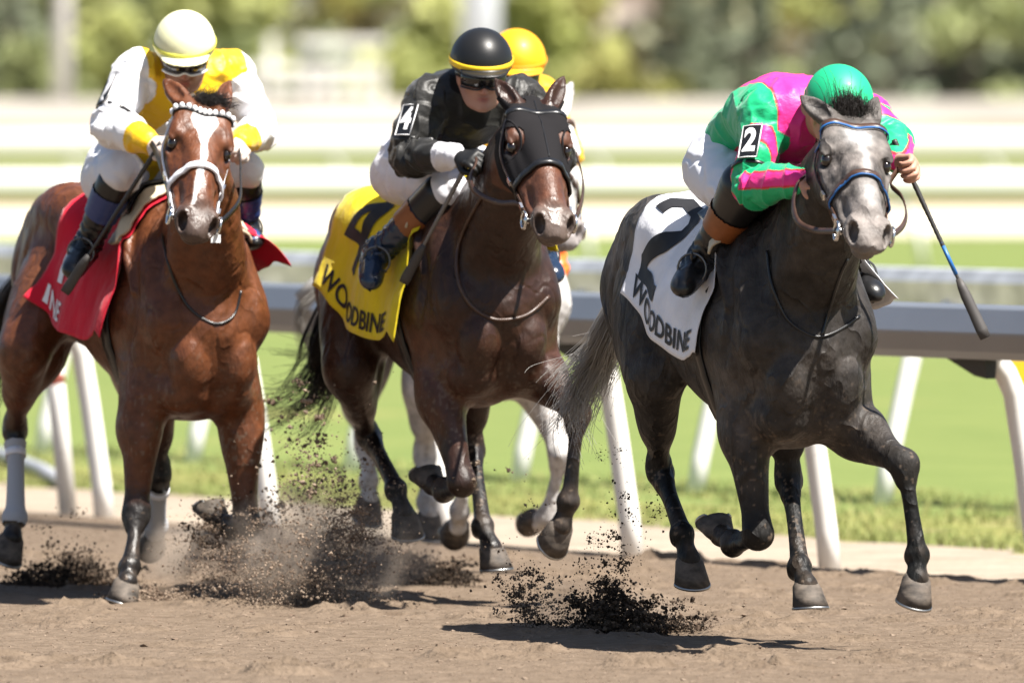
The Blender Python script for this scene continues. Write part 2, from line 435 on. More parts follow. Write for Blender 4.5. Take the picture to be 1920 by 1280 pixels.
strip('dry_verge', wavy(-30, 60, 1.0, 0.1, seed=5), wavy(-30, 60, 3.3, 1.1, 400, seed=9), -0.008, M_DRY)
strip('sand_strip', wavy(-30, 60, -0.12, 0.02), wavy(-30, 60, 1.75, 0.65, 400, seed=2), -0.004, M_SAND)
strip('track', wavy(-30, 60, -40, 0.0), wavy(-30, 60, -0.02, 0.05, seed=7), 0.0, M_DIRT)
plane('limestone_path', [(-120, 159), (120, 159), (120, 196), (-120, 196)], 0.004, M_LIME)
plane('dirt_path', [(-120, 196), (120, 196), (120, 222), (-120, 222)], 0.004, ground_mat("dark_dirt", (0.14, 0.12, 0.06), (0.21, 0.16, 0.08), 0.5, (5, 0.2, 0.03)))
plane('backstretch', [(-160, 380), (160, 380), (160, 560), (-160, 560)], 0.004, M_FARD)

# the worked surface of the track where the horses run: low ridges, hoof-churned hollows
gx, gy = np.linspace(-3.2, 3.2, 300), np.linspace(36.3, 49.5, 560); X, Y = np.meshgrid(gx, gy, indexing='ij'); Pq = np.column_stack([X.ravel(), Y.ravel(), 0 * X.ravel()])
sdist = -((Pq[:, 0] - RA[0]) * RN[0] + (Pq[:, 1] - RA[1]) * RN[1]); along = Pq[:, :2] @ RD; cross_ = Pq[:, :2] @ RN
q2 = np.column_stack([along * 0.6, cross_ * 1.6, 0 * along]); hgt = 0.020 * fbm(q2, 2.2, 3) + 0.016 * fbm(Pq + 5, 9, 3) + 0.022 * np.clip(fbm(Pq + 11, 3.6, 3) - 0.55, 0, 1)
for _px, _py, _rr, _dd in zip(RNG.uniform(-2.6, 2.6, 260), RNG.uniform(37.5, 47.5, 260), RNG.uniform(0.05, 0.085, 260), RNG.uniform(0.012, 0.034, 260)):      # hoof prints with a thrown-up rim
    m_ = (np.abs(Pq[:, 0] - _px) < 0.25) & (np.abs(Pq[:, 1] - _py) < 0.25); rr_ = np.hypot(Pq[m_, 0] - _px, Pq[m_, 1] - _py) / _rr; hgt[m_] += _dd * (0.75 * np.exp(-((rr_ - 1.35) / 0.35) ** 2) - np.exp(-rr_ ** 4))
hgt = np.maximum(hgt + 0.012, 0.0)
fade = sstep(0.05, 0.5, sdist) * sstep(3.2, 2.9, np.abs(Pq[:, 0])) * sstep(49.5, 48.5, Pq[:, 1]) * sstep(36.3, 36.6, Pq[:, 1]); Pq[:, 2] = 0.003 + hgt * fade - 0.010 * (sdist < 0.02)
ii = np.arange(300 * 560).reshape(300, 560); qd = np.stack([ii[:-1, :-1], ii[1:, :-1], ii[1:, 1:], ii[:-1, 1:]], -1).reshape(-1, 4); qd = qd[(sdist[qd] > 0.06).all(1)]; track_h = lambda x, y: 0.003 + np.where((np.abs(x) < 3.2) & (y > 36.3) & (y < 49.5), (hgt * fade).reshape(300, 560)[np.clip(((x + 3.2) / 6.4 * 299).round().astype(int), 0, 299), np.clip(((y - 36.3) / 13.2 * 559).round().astype(int), 0, 559)], 0)
me = raw('track_surface', Pq, qd); o = link('track_surface', me, M_DIRT); o['kind'] = 'structure'

# ------------------------------------------------------------------ rails
M_ALU = mat("aluminium", (0.25, 0.265, 0.29), 0.38, 0.55, var=((1.5, 1.5, 1.5), 0.9, 1.08))
M_ALU2 = mat("bright_aluminium", (0.72, 0.72, 0.72), 0.42, 0.55, var=((6, 6, 6), 0.7, 1.15))
M_WPOST = ground_mat("white_paint", (0.76, 0.74, 0.70), (0.82, 0.81, 0.78), 6.0, (20, 0.1, 0.003), 0.45, c2=((0.42, 0.34, 0.26), 34, 0.665))
M_WRAIL = mat("white_rail", (0.82, 0.80, 0.75), 0.5)
M_RAILSHADOW = mat("rail_shadow_dark", (0.025, 0.024, 0.023), 0.5, 0.3)
def rail_profile(t, off, prof):
    b = np.array([*rl(t, off), 0.0]); return [b + np.array([RN[0] * u, RN[1] * u, z]) for u, z in prof]
def rail_thing(label, off, lean, t0, t1, spacing, phase, prof, m_rail, zfix=0.0, shadow_wedge=True, tmaxpost=60):
    T = Thing('rail_fence', label, 'rail fence', (*rl(0, off), 0.0))
    ts = np.linspace(t0, t1, 60); n = len(prof); V = []; F = []
    for t in ts: V += rail_profile(t, off + lean, prof)
    for i in range(len(ts) - 1):
        for j in range(n): F.append((i * n + j, i * n + (j + 1) % n, (i + 1) * n + (j + 1) % n, (i + 1) * n + j))
    F += [tuple(range(n)), tuple(range((len(ts) - 1) * n, len(ts) * n))[::-1]]
    o = T.part('top_rail', V, F, m_rail, smooth=False)
    for q, tj in enumerate(np.arange(t0 + 1.0, t1 - 1, spacing * 3)):
        Vj = []; pc = np.array([[u * 1.05, 0.955 + (z - 0.955) * 1.05] for u, z in prof])
        for tt in (tj - 0.07, tj + 0.07): Vj += rail_profile(tt, off + lean, [tuple(v) for v in pc])
        T.part('joint', Vj, [(j, (j + 1) % n, n + (j + 1) % n, n + j) for j in range(n)] + [tuple(range(n)), tuple(range(n, 2 * n))[::-1]], m_rail, smooth=False, parent=o)
    k0 = int(math.ceil((t0 - phase) / spacing)); t = phase + k0 * spacing
    b = MB(); sg = 1 if lean > 0 else -1; A = abs(lean)
    b.tube([(0, 0, -0.05), (sg * 0.074 * A, 0, 0.15), (sg * 0.28 * A, 0, 0.50), (sg * 0.43 * A, 0, 0.72), (sg * 0.58 * A, 0, 0.80), (sg * 0.85 * A, 0, 0.88), (sg * A, 0, 0.905)], [0.044] * 7, 12)
    Vp, Fp = b.get(); Mx = np.column_stack([[RN[0], RN[1], 0], [RD[0], RD[1], 0], [0, 0, 1]])
    me = raw('post', Vp @ Mx.T, Fp); me.materials.append(M_WPOST)
    if not shadow_wedge:
        g = MB(); g.tube([(0.20, 0.10, 0.86), (0.22, 0.13, 0.72), (0.235, 0.14, 0.60)], [0.030, 0.045, 0.034], 8); mt = raw('brace', g.get()[0] @ Mx.T, g.get()[1]); mt.materials.append(M_WPOST)
    if shadow_wedge:  # dark wedge under the rail stands in for the shadow there
        g = MB(); g.add([np.array(q) for q in [(-0.03, -0.05, 0.885), (0.03, -0.05, 0.885), (0.03, 0.34, 0.885), (-0.03, 0.34, 0.885), (-0.02, -0.05, 0.78), (0.02, -0.05, 0.78), (0.02, 0.04, 0.79), (-0.02, 0.04, 0.79)]],
              [(0, 1, 2, 3), (4, 7, 6, 5), (0, 4, 5, 1), (1, 5, 6, 2), (2, 6, 7, 3), (3, 7, 4, 0)])
        Vg, Fg = g.get(); Vg = Vg + [sg * (A - 0.02), 0, 0]; mg = raw('rail_shadow_wedge', Vg @ Mx.T, Fg, False); mg.materials.append(M_RAILSHADOW)
    while t < min(t1, tmaxpost):
        p = link('post', me, None, T.o); p.location = np.array([*rl(t, off), 0.0]) - T.base
        if not shadow_wedge: q = link('brace', mt, None, T.o); q.location = p.location
        if shadow_wedge: q = link('rail_shadow_wedge', mg, None, T.o); q.location = p.location
        t += spacing
    return T
prof1 = [(-0.045, 1.052), (-0.062, 1.045), (-0.112, 0.958), (-0.110, 0.945), (-0.085, 0.885), (-0.05, 0.855), (0.04, 0.85), (0.08, 0.90), (0.095, 1.0), (0.06, 1.055), (0.0, 1.062)]
prof2 = [(-q[0], q[1]) for q in prof1][::-1]
rail_thing('near silver safety rail with leaning white gooseneck posts along the dirt track', 0.0, -0.27, -9, 48, 1.62, 0.0, prof1, M_ALU)
rail_thing('second safety rail across the grass, its posts leaning the other way', 4.0, 0.42, -8, 52, 1.767, 6.6, prof2, M_ALU2, shadow_wedge=False)
def far_rail(label, Y, z0, z1, x0, x1, sp, hx):
    T = Thing('rail_fence', label, 'rail fence', (0, Y, 0))
    b = MB(); h = (z1 - z0) / 2; n = 10
    P = np.array([[x, Y, (z0 + z1) / 2] for x in np.linspace(x0, x1, 12)])
    V = []
    for p in P:
        for j in range(n): a = 2 * math.pi * j / n; V.append(p + [0, 0.09 * math.cos(a), h * math.sin(a)])
    F = [(i * n + j, i * n + (j + 1) % n, (i + 1) * n + (j + 1) % n, (i + 1) * n + j) for i in range(11) for j in range(n)]
    T.part('top_rail', V, F, M_WRAIL)
    b.tube([(0.30, 0, 0), (0.22, 0, 0.45), (0.0, 0, z0 + 0.03)], [0.045] * 3, 8); me = raw('post', *b.get()); me.materials.append(M_WPOST)
    for x in np.arange(x0, x1, sp):
        p = link('post', me, None, T.o); p.location = (x, 0.02, 0)
far_rail('white rail on posts at the far side of the grass, beside the pale strip', 126.0, 0.78, 1.06, -8.2, 8.2, 1.75, 0)
far_rail('farthest white rail, in front of the pale gravel bank', 236.0, 0.70, 1.13, -14, 14, 2.6, 0)
M_WALL = mat("pale_gravel", (0.36, 0.325, 0.275), 0.9, var=((0.25, 0.25, 2.2), 0.62, 1.2))
def bank(name, prof, m, amp):
    V = np.array([(x, y, z) for y, z in prof for x in np.linspace(-46, 46, 81)]); n = len(prof); V[81:-81, 2] += amp * (fbm(V[81:-81], 0.5, 3) - 0.5)
    o = link(name, raw(name, V, [(r * 81 + c, r * 81 + c + 1, r * 81 + c + 82, r * 81 + c + 81) for r in range(n - 1) for c in range(80)]), m); o['kind'] = 'structure'
bank('grass_slope', ((246, 0.0), (270, 0.22), (301, 0.52)), M_FARG, 0.02)
bank('dirt_bank', ((300, 0.50), (314, 0.80), (329, 1.10)), M_FARD, 0.02)
bank('gravel_bank', ((328, 1.08), (334, 1.32), (340, 1.58), (347, 1.74), (362, 0.0)), M_WALL, 0.10)  # slope shaped to face the sun, so the band comes out bright

# grass blades standing along the verge and on the course near the rail
def blades(name, label, n, o0, o1, h, cols, seed):
    rg = np.random.default_rng(seed); t = -4 + 20 * rg.random(n); off = o0 + (o1 - o0) * rg.random(n) ** 2.0; base = RA + np.outer(t, RD) + np.outer(off, RN)
    cl = fbm(np.column_stack([base * 1.0, 0 * t]), 1.5, 3); keep = cl > 0.36; base = base[keep]; cl = cl[keep]; m = len(base); hh = h * (0.5 + 0.9 * rg.random(m)) * (0.5 + cl); a = rg.random(m) * 6.28; w = 0.004 + 0.004 * rg.random(m)
    dx = np.column_stack([np.cos(a), np.sin(a)]) * w[:, None]; ln = rg.normal(size=(m, 2)) * hh[:, None] * 0.35; z0 = np.full(m, -0.014)
    V = np.stack([np.column_stack([base - dx, z0]), np.column_stack([base + dx, z0]), np.column_stack([base + ln, hh])], 1).reshape(-1, 3); c = np.asarray(cols[0]) + (np.asarray(cols[1]) - cols[0]) * np.clip(0.5 * rg.random(m) + (cl - 0.4) * 1.6, 0, 1)[:, None]
    me = raw(name, V, np.arange(3 * m).reshape(-1, 3), False); o = link(name, me, M_GRASS); colour_attr(me, np.repeat(c, 3, 0)); return tag(o, label, 'grass', None, 'stuff')
M_GRASS = mat("grass_blades", (0.1, 0.15, 0.04), 0.6, spec=0.2, col=True)
blades('verge_grass', 'straggly dry grass along the edge of the sand strip', 30000, 1.6, 4.8, 0.026, [(0.36, 0.33, 0.14), (0.20, 0.26, 0.075)], 41)

# ------------------------------------------------------------------ trees and far structures
M_LEAF = mat("leaves", (0.08, 0.12, 0.03), 0.6, spec=0.25, col=True)
M_BARK = mat("bark", (0.11, 0.085, 0.065), 0.9, bump=((8, 8, 2), 0.6, 0.03))
def tree(name, label, cat, x, y, h, r, cols, n=1500, leaf=0.32, trunk=0.8, conic=False, group='trees beyond the course'):
    rg = np.random.default_rng(int(abs(x * 37 + y * 11)) + 3)
    T = Thing(name, label, cat, (x, y, 0), None, group)
    b = MB(); b.tube([(x, y, -0.1), (x + 0.05 * h * rg.normal() * 0.3, y, h * 0.45), (x, y, h * 0.85)], [0.03 * h, 0.02 * h, 0.006 * h], 8)
    for k in range(5):
        a = rg.random() * 6.3; z = h * (0.25 + 0.1 * k); b.tube([(x, y, z), (x + math.cos(a) * r * 0.4, y + math.sin(a) * r * 0.4, z + 0.08 * h), (x + math.cos(a) * r * 0.75, y + math.sin(a) * r * 0.75, z + 0.12 * h)], [0.012 * h, 0.008 * h, 0.004 * h], 6)
    T.part('trunk', *b.get(), M_BARK)
    nl = 14; lob = []
    for k in range(nl):
        z = trunk + (h - trunk) * rg.random() ** 0.9; f = (1 - (z - trunk) / (h - trunk)) if conic else math.sqrt(max(0.05, 1 - ((z - trunk) / (h - trunk) * 1.7 - 0.75) ** 2))
        a = rg.random() * 6.28; d = r * f * 0.75 * math.sqrt(rg.random()); lob.append((x + d * math.cos(a), y + d * math.sin(a), z, r * (0.28 + 0.25 * rg.random()) * max(0.45, f), rg.random()))
    L = np.array(lob); w = L[:, 3] ** 2; k = rg.choice(nl, n, p=w / w.sum()); dr = rg.normal(size=(n, 3)); dr /= np.linalg.norm(dr, axis=1, keepdims=True)
    P = L[k, :3] + dr * (L[k, 3] * (0.45 + 0.6 * rg.random(n) ** 0.6))[:, None] * [1, 1, 0.85]
    P[:, 2] = np.maximum(P[:, 2], 0.15)
    u = rg.normal(size=(n, 3)); u /= np.linalg.norm(u, axis=1, keepdims=True); v = np.cross(u, rg.normal(size=(n, 3))); v /= np.linalg.norm(v, axis=1, keepdims=True)
    sz = leaf * (0.6 + 0.8 * rg.random(n))[:, None]
    V = np.stack([P - u * sz - v * sz * 0.3, P + v * sz * 0.5, P + u * sz + v * sz * 0.1, P - v * sz * 0.6], 1).reshape(-1, 3)
    cc = np.asarray(cols[0]) + (np.asarray(cols[1]) - cols[0]) * np.clip(L[k, 4] * 0.7 + 0.3 * rg.random(n), 0, 1)[:, None]
    o = T.part('crown', V, np.arange(4 * n).reshape(-1, 4), M_LEAF, smooth=False, col=np.repeat(cc, 4, 0)); return T
def wx(u, Y): return at(u, HORIZ, Y)[0]
DKG = [(0.16, 0.185, 0.12), (0.31, 0.34, 0.23)]; YEL = [(0.30, 0.33, 0.11), (0.52, 0.53, 0.20)]; MID = [(0.19, 0.225, 0.10), (0.38, 0.41, 0.18)]; SIL = [(0.18, 0.21, 0.14), (0.34, 0.37, 0.25)]  # foliage paled and flattened to carry distance haze in its colour
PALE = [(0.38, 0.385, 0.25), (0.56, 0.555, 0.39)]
TREES = [(20, 362, 7.5, 2.6, DKG, 0), (70, 352, 3.6, 1.5, MID, 0), (160, 366, 7.2, 2.3, YEL, 0), (215, 354, 4.4, 1.7, YEL, 0), (290, 368, 8.0, 2.5, MID, 0), (345, 353, 3.2, 1.6, DKG, 0), (420, 362, 7.0, 2.3, YEL, 0), (455, 358, 3.6, 1.5, MID, 0),
         (560, 372, 3.6, 2.3, SIL, 0), (690, 375, 4.2, 2.4, SIL, 0), (780, 366, 6.0, 2.2, YEL, 0), (1010, 372, 7.0, 2.1, YEL, 0), (1285, 356, 6.2, 1.6, DKG, 1), (1350, 364, 7.6, 1.8, SIL, 1), (1425, 357, 5.0, 1.7, DKG, 1), (1520, 376, 2.6, 1.9, MID, 0), (1585, 360, 7.0, 1.8, DKG, 1), (1665, 354, 6.0, 2.0, SIL, 1),
         (1745, 362, 8.0, 2.2, DKG, 1), (1830, 356, 6.6, 2.1, MID, 0), (1905, 360, 8.4, 2.2, DKG, 0)]
TL = ['dark green leafy tree at the left edge of the picture', 'olive bush left of the tall grey lamp pole', 'tall yellow green tree just right of the lamp pole', 'bright yellow green bush behind the left jockey\'s shoulder', 'tall mid green tree behind the pale yellow helmet', 'dark low bush under the pale yellow helmet', 'tall yellow green tree right of the pale yellow helmet', 'low green bush left of the white scaffold frame',
      'silvery low tree seen through the white scaffold frame', 'silvery tree at the right end of the white scaffold frame', 'yellowish tree left of the wide white mast', 'tall yellowish tree right of the wide white mast', 'dark narrow conifer right of the yellowish hedge', 'tall silvery conifer left of the green helmet', 'short dark conifer above the pink silks', 'low olive tree left of the green helmet', 'dark conifer above the green helmet', 'broad silvery conifer right of the green helmet',
      'tallest dark conifer at the right, beside the broad silvery one', 'olive leafy tree second from the right edge', 'dark leafy tree at the right edge of the picture']
for (u, Y, h, r, c, cn), lb in zip(TREES, TL):
    tree('conifer' if cn else 'tree', lb, 'tree', wx(u, Y), Y, h, r, c, 1700, 0.30, 0.3, bool(cn))
tree('hedge', 'low yellow green hedge between the mast and the conifers', 'hedge', wx(1150, 350), 350, 2.6, 2.2, [(0.22, 0.22, 0.06), (0.34, 0.32, 0.10)], 1800, 0.26, 0.1, group=None)
tree('hedge', 'second yellowish hedge beside the conifers, behind the pink silks', 'hedge', wx(1235, 352), 352, 2.2, 1.6, [(0.20, 0.21, 0.06), (0.30, 0.30, 0.10)], 1500, 0.26, 0.1, group=None)
def pole(label, u, Y, r, h, m, cat='lamp post', name='lamp_post'):
    x = wx(u, Y); T = Thing(name, label, cat, (x, Y, 0)); b = MB(); b.tube([(x, Y, -0.1), (x, Y, h * 0.5), (x, Y, h)], [r, r * 0.85, r * 0.7], 14); T.part('pole', *b.get(), m)
    b = MB(); b.tube([(x, Y, 0), (x, Y, 0.25)], [r * 1.6, r * 1.5], 14); T.part('base', *b.get(), M_WALL)
    b = MB(); b.box((x - 0.9, Y - 0.15, h), (x + 0.9, Y + 0.15, h + 0.25)); T.part('lamp_head', *b.get(), M_ALU2, smooth=False)
M_PGREY = mat("grey_pole", (0.66, 0.63, 0.60), 0.6); M_PWHITE = mat("white_mast", (0.72, 0.76, 0.80), 0.5)
pole('tall grey lamp pole in front of the trees at the left', 118, 345, 0.27, 12, M_PGREY)
pole('wide white mast rising behind the black helmet', 900, 348, 0.62, 14, M_PWHITE, 'mast', 'mast')
T = Thing('scaffold_frame', 'white open frame of posts and beams between the trees', 'frame', (wx(590, 349), 349, 0))
for u in (480, 510, 580, 612, 680, 712):
    b = MB(); x = wx(u, 349); b.box((x - 0.12, 348.9, 0), (x + 0.12, 349.1, 2.6 + 0.5 * ((u * 7) % 4))); T.part('post', *b.get(), M_WRAIL, smooth=False)
for z, x0, x1 in ((2.55, 470, 722), (2.05, 500, 700), (3.3, 560, 722)):
    b = MB(); b.box((wx(x0, 349), 348.7, z), (wx(x1, 349), 348.88, z + 0.22)); T.part('beam', *b.get(), M_WRAIL, smooth=False)
T = Thing('building', 'pale building half hidden behind the trees right of the white mast', 'building', (wx(1150, 470), 470, 0)); M_BLD = mat("pale_render", (0.56, 0.51, 0.45), 0.8)
xa, xb = wx(1010, 470), wx(1330, 470); b = MB(); b.box((xa, 470, 0), (xb, 482, 6.6)); T.part('wall', *b.get(), M_BLD, smooth=False)
b = MB(); b.box((xa - 0.4, 469.6, 6.6), (xb + 0.4, 482.4, 7.1)); T.part('roof', *b.get(), M_PGREY, smooth=False)
for k, u in enumerate((40, 210, 380, 545, 700, 860, 1090, 1250, 1400, 1560, 1720, 1880)):
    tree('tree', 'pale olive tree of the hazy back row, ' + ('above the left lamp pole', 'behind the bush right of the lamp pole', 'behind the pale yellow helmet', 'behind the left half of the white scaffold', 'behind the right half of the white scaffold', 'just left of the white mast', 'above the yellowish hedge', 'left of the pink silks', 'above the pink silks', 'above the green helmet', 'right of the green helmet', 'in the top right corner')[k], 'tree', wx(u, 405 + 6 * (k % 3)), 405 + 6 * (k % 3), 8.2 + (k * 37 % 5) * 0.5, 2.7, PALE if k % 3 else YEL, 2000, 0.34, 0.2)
# furlong marker, lying pipe, yellow marker
Yp = on_ground(130, 966)[1]; x = on_ground(130, 966)[0]
T = Thing('marker_pole', 'white marker pole with a pink band beside the left rail posts', 'marker pole', (x, Yp, 0)); b = MB(); b.tube([(x, Yp, -0.05), (x - 0.05, Yp, 0.5), (x - 0.09, Yp, 0.86)], [0.04, 0.04, 0.04], 12); T.part('pole', *b.get(), M_WPOST)
b = MB(); b.tube([(x - 0.058, Yp, 0.58), (x - 0.083, Yp, 0.72)], [0.0415, 0.0415], 12); T.part('band', *b.get(), mat("pink_tape", (0.75, 0.22, 0.18), 0.5))
b = MB(); P = [on_ground(u, v, 0.03) for u, v in ((-160, 820), (-60, 838), (0, 852), (40, 866), (80, 882), (112, 900))]; b.tube(P, 0.035, 10); tag(b.build('pipe', mat("grey_pipe", (0.33, 0.34, 0.37), 0.5)), 'grey pipe lying on the verge at the left edge', 'pipe')
p = at(1914, 690, 51.0); T = Thing('marker_sign', 'small yellow marker at the right edge behind the rail', 'sign', (p[0], p[1], 0)); b = MB(); b.box((p[0] - 0.07, p[1], p[2] - 0.09), (p[0] + 0.07, p[1] + 0.02, p[2] + 0.09)); T.part('panel', *b.get(), mat("yellow_paint", (0.8, 0.5, 0.02), 0.5), smooth=False)
b = MB(); b.tube([(p[0], p[1] + 0.04, -0.05), (p[0], p[1] + 0.04, p[2])], 0.02, 8); T.part('post', *b.get(), M_WPOST)

# ------------------------------------------------------------------ horses
M_HOOF = mat("hoof", (0.070, 0.056, 0.044), 0.75, var=((24, 24, 40), 0.35, 1.9), bump=((20, 20, 300), 0.4, 0.002))
M_SHOE = mat("horseshoe", (0.40, 0.40, 0.39), 0.4, 1.0)
M_EYE = mat("eye", (0.012, 0.008, 0.006), 0.06, spec=0.8)
def coat_mat(name, rough, spec):
    m = mat(name, (0.1, 0.05, 0.03), rough, spec=spec, col=True, var=((26, 26, 30), 0.70, 1.32)); nt = m.node_tree; b = nt.nodes["Principled BSDF"]; N = nt.nodes.new; L = nt.links.new
    tc = N("ShaderNodeTexCoord"); hs = None
    def noise(sc, det):
        mp = N("ShaderNodeMapping"); mp.inputs["Scale"].default_value = sc; L(tc.outputs["Object"], mp.inputs[0]); n = N("ShaderNodeTexNoise"); n.inputs["Scale"].default_value = 1; n.inputs["Detail"].default_value = det; L(mp.outputs[0], n.inputs["Vector"]); return n.outputs[0]
    def mth(op, a, c):
        q = N("ShaderNodeMath"); q.operation = op; L(a, q.inputs[0]) if not isinstance(a, (int, float)) else setattr(q.inputs[0], 'default_value', a); L(c, q.inputs[1]) if not isinstance(c, (int, float)) else setattr(q.inputs[1], 'default_value', c); return q.outputs[0]
    hair = noise((120, 120, 45), 4); musc = noise((13, 13, 8), 3); v = noise((8, 8, 5.5), 2); vein = mth('POWER', mth('SUBTRACT', 1.0, mth('ABSOLUTE', mth('MULTIPLY', mth('SUBTRACT', v, 0.5), 7.0), 0.0)), 3.0); vein = mth('MAXIMUM', vein, 0.0)
    h = mth('ADD', mth('ADD', mth('MULTIPLY', hair, 0.0030 if rough > 0.45 else 0.0022), mth('MULTIPLY', musc, 0.014 if rough > 0.45 else 0.009)), mth('MULTIPLY', vein, 0.0045 if rough > 0.45 else 0.0022))
    bp = N("ShaderNodeBump"); bp.inputs["Strength"].default_value = 1.0; bp.inputs["Distance"].default_value = 1.0; L(h, bp.inputs["Height"]); L(bp.outputs[0], b.inputs["Normal"])
    mr = N("ShaderNodeMapRange"); mr.inputs[1].default_value = 0.35; mr.inputs[2].default_value = 0.65; mr.inputs[3].default_value = rough - 0.12; mr.inputs[4].default_value = rough + 0.16; L(noise((7, 7, 7), 3), mr.inputs[0]); L(mr.outputs[0], b.inputs["Roughness"]); return m
M_HAIRB = mat("black_hair", (0.018, 0.014, 0.012), 0.5, spec=0.4)
M_HAIRG = mat("grey_hair", (0.42, 0.40, 0.37), 0.55, spec=0.35)

def head_frame(p0, p1, roll=0.0, L=(0, 1, 0)):
    ex = nrm(np.asarray(p1) - p0); ey = np.asarray(L, float); ey = nrm(ey - ex * (ex @ ey)); ez = np.cross(ex, ey)
    c, s_ = math.cos(R(roll)), math.sin(R(roll)); ey, ez = ey * c + ez * s_, ez * c - ey * s_
    return np.column_stack([ex, ey, ez])

def hoof_mesh(cor, p, lam, sc=1.0):
    """hoof below the coronet: wall rings, sole with a frog hollow; returns hoof and shoe builders"""
    p = nrm(p); lam = np.asarray(lam, float); lam = nrm(lam - p * (lam @ p)); q = np.cross(p, lam)
    c, s_ = math.cos(R(40)), math.sin(R(40)); dn = c * p - s_ * q; toe = c * q + s_ * p
    def ring(rx, ry, cx, dz, tilt, n=20):
        out = []
        for j in range(n):
            t = 2 * math.pi * j / n; x = math.cos(t); y = math.sin(t)
            xx = x * (rx if x > 0 else rx * 0.82)
            yy = y * ry * (1.0 if x > -0.5 else 0.9)
            out.append(cor + toe * (xx + cx) * sc + lam * yy * sc + dn * (dz + tilt * xx) * sc)
        return out
    mb = MB(); n = 20; rings = [ring(0.036, 0.036, 0.0, -0.012, 0.2), ring(0.047, 0.046, 0.004, 0.004, 0.28), ring(0.054, 0.050, 0.014, 0.03, 0.15),
                                ring(0.064, 0.057, 0.027, 0.066, 0.0), ring(0.055, 0.048, 0.026, 0.066, 0.0), ring(0.03, 0.02, 0.016, 0.056, 0.0)]
    V = [v for r_ in rings for v in r_]
    F = [(i * n + j, (i + 1) * n + j, (i + 1) * n + (j + 1) % n, i * n + (j + 1) % n) for i in range(len(rings) - 1) for j in range(n)]
    F += [tuple(range(n)), tuple((len(rings) - 1) * n + j for j in range(n))[::-1]]
    mb.add(V, F)
    sh = MB(); o = ring(0.0655, 0.0585, 0.027, 0.067, 0); i_ = ring(0.048, 0.040, 0.025, 0.067, 0); V = []; F = []
    keep = [j for j in range(-7, 8)]
    for j in keep:
        for base, d in ((o, 0), (i_, 0), (i_, 0.008), (o, 0.008)): V.append(base[j % n] + dn * d * sc)
    for a in range(len(keep) - 1):
        for r_ in range(4): F.append((a * 4 + r_, a * 4 + (r_ + 1) % 4, a * 4 + 4 + (r_ + 1) % 4, a * 4 + 4 + r_))
    F += [(0, 1, 2, 3), tuple((len(keep) - 1) * 4 + r_ for r_ in (3, 2, 1, 0))]
    sh.add(V, F); return mb, sh

TRUNK = [(-0.865, 0, 0.035, 1.26, 1.19, 0.1), (-0.84, 0, 0.09, 1.34, 1.12, 0.1), (-0.76, 0, 0.17, 1.42, 1.05, 0.2), (-0.62, 0, 0.225, 1.495, 0.99, 0.35), (-0.45, 0, 0.25, 1.53, 0.94, 0.42),
         (-0.28, 0, 0.245, 1.525, 0.90, 0.42), (-0.10, 0, 0.255, 1.485, 0.86, 0.40), (0.08, 0, 0.275, 1.465, 0.79, 0.42), (0.25, 0, 0.265, 1.49, 0.73, 0.55),
         (0.40, 0, 0.235, 1.515, 0.685, 0.62), (0.52, 0, 0.215, 1.47, 0.69, 0.55), (0.63, 0, 0.185, 1.36, 0.735, 0.40), (0.70, 0, 0.14, 1.25, 0.82, 0.2), (0.755, 0, 0.08, 1.14, 0.92, 0.1), (0.78, 0, 0.025, 1.05, 1.0, 0.1)]
HEAD = [(-0.03, 0, 0.060, -0.005, -0.13, 0.2), (0.03, 0, 0.084, 0.0, -0.18, 0.25), (0.10, 0, 0.103, 0.008, -0.22, 0.16), (0.18, 0, 0.114, 0.008, -0.235, 0.10), (0.26, 0, 0.103, 0.004, -0.215, 0.14),
        (0.34, 0, 0.088, -0.002, -0.175, 0.20), (0.43, 0, 0.079, -0.01, -0.145, 0.22), (0.50, 0, 0.073, -0.014, -0.13, 0.20), (0.56, 0, 0.067, -0.02, -0.125, 0.15), (0.61, 0, 0.056, -0.035, -0.115, 0.2), (0.635, 0, 0.030, -0.055, -0.10, 0.2)]

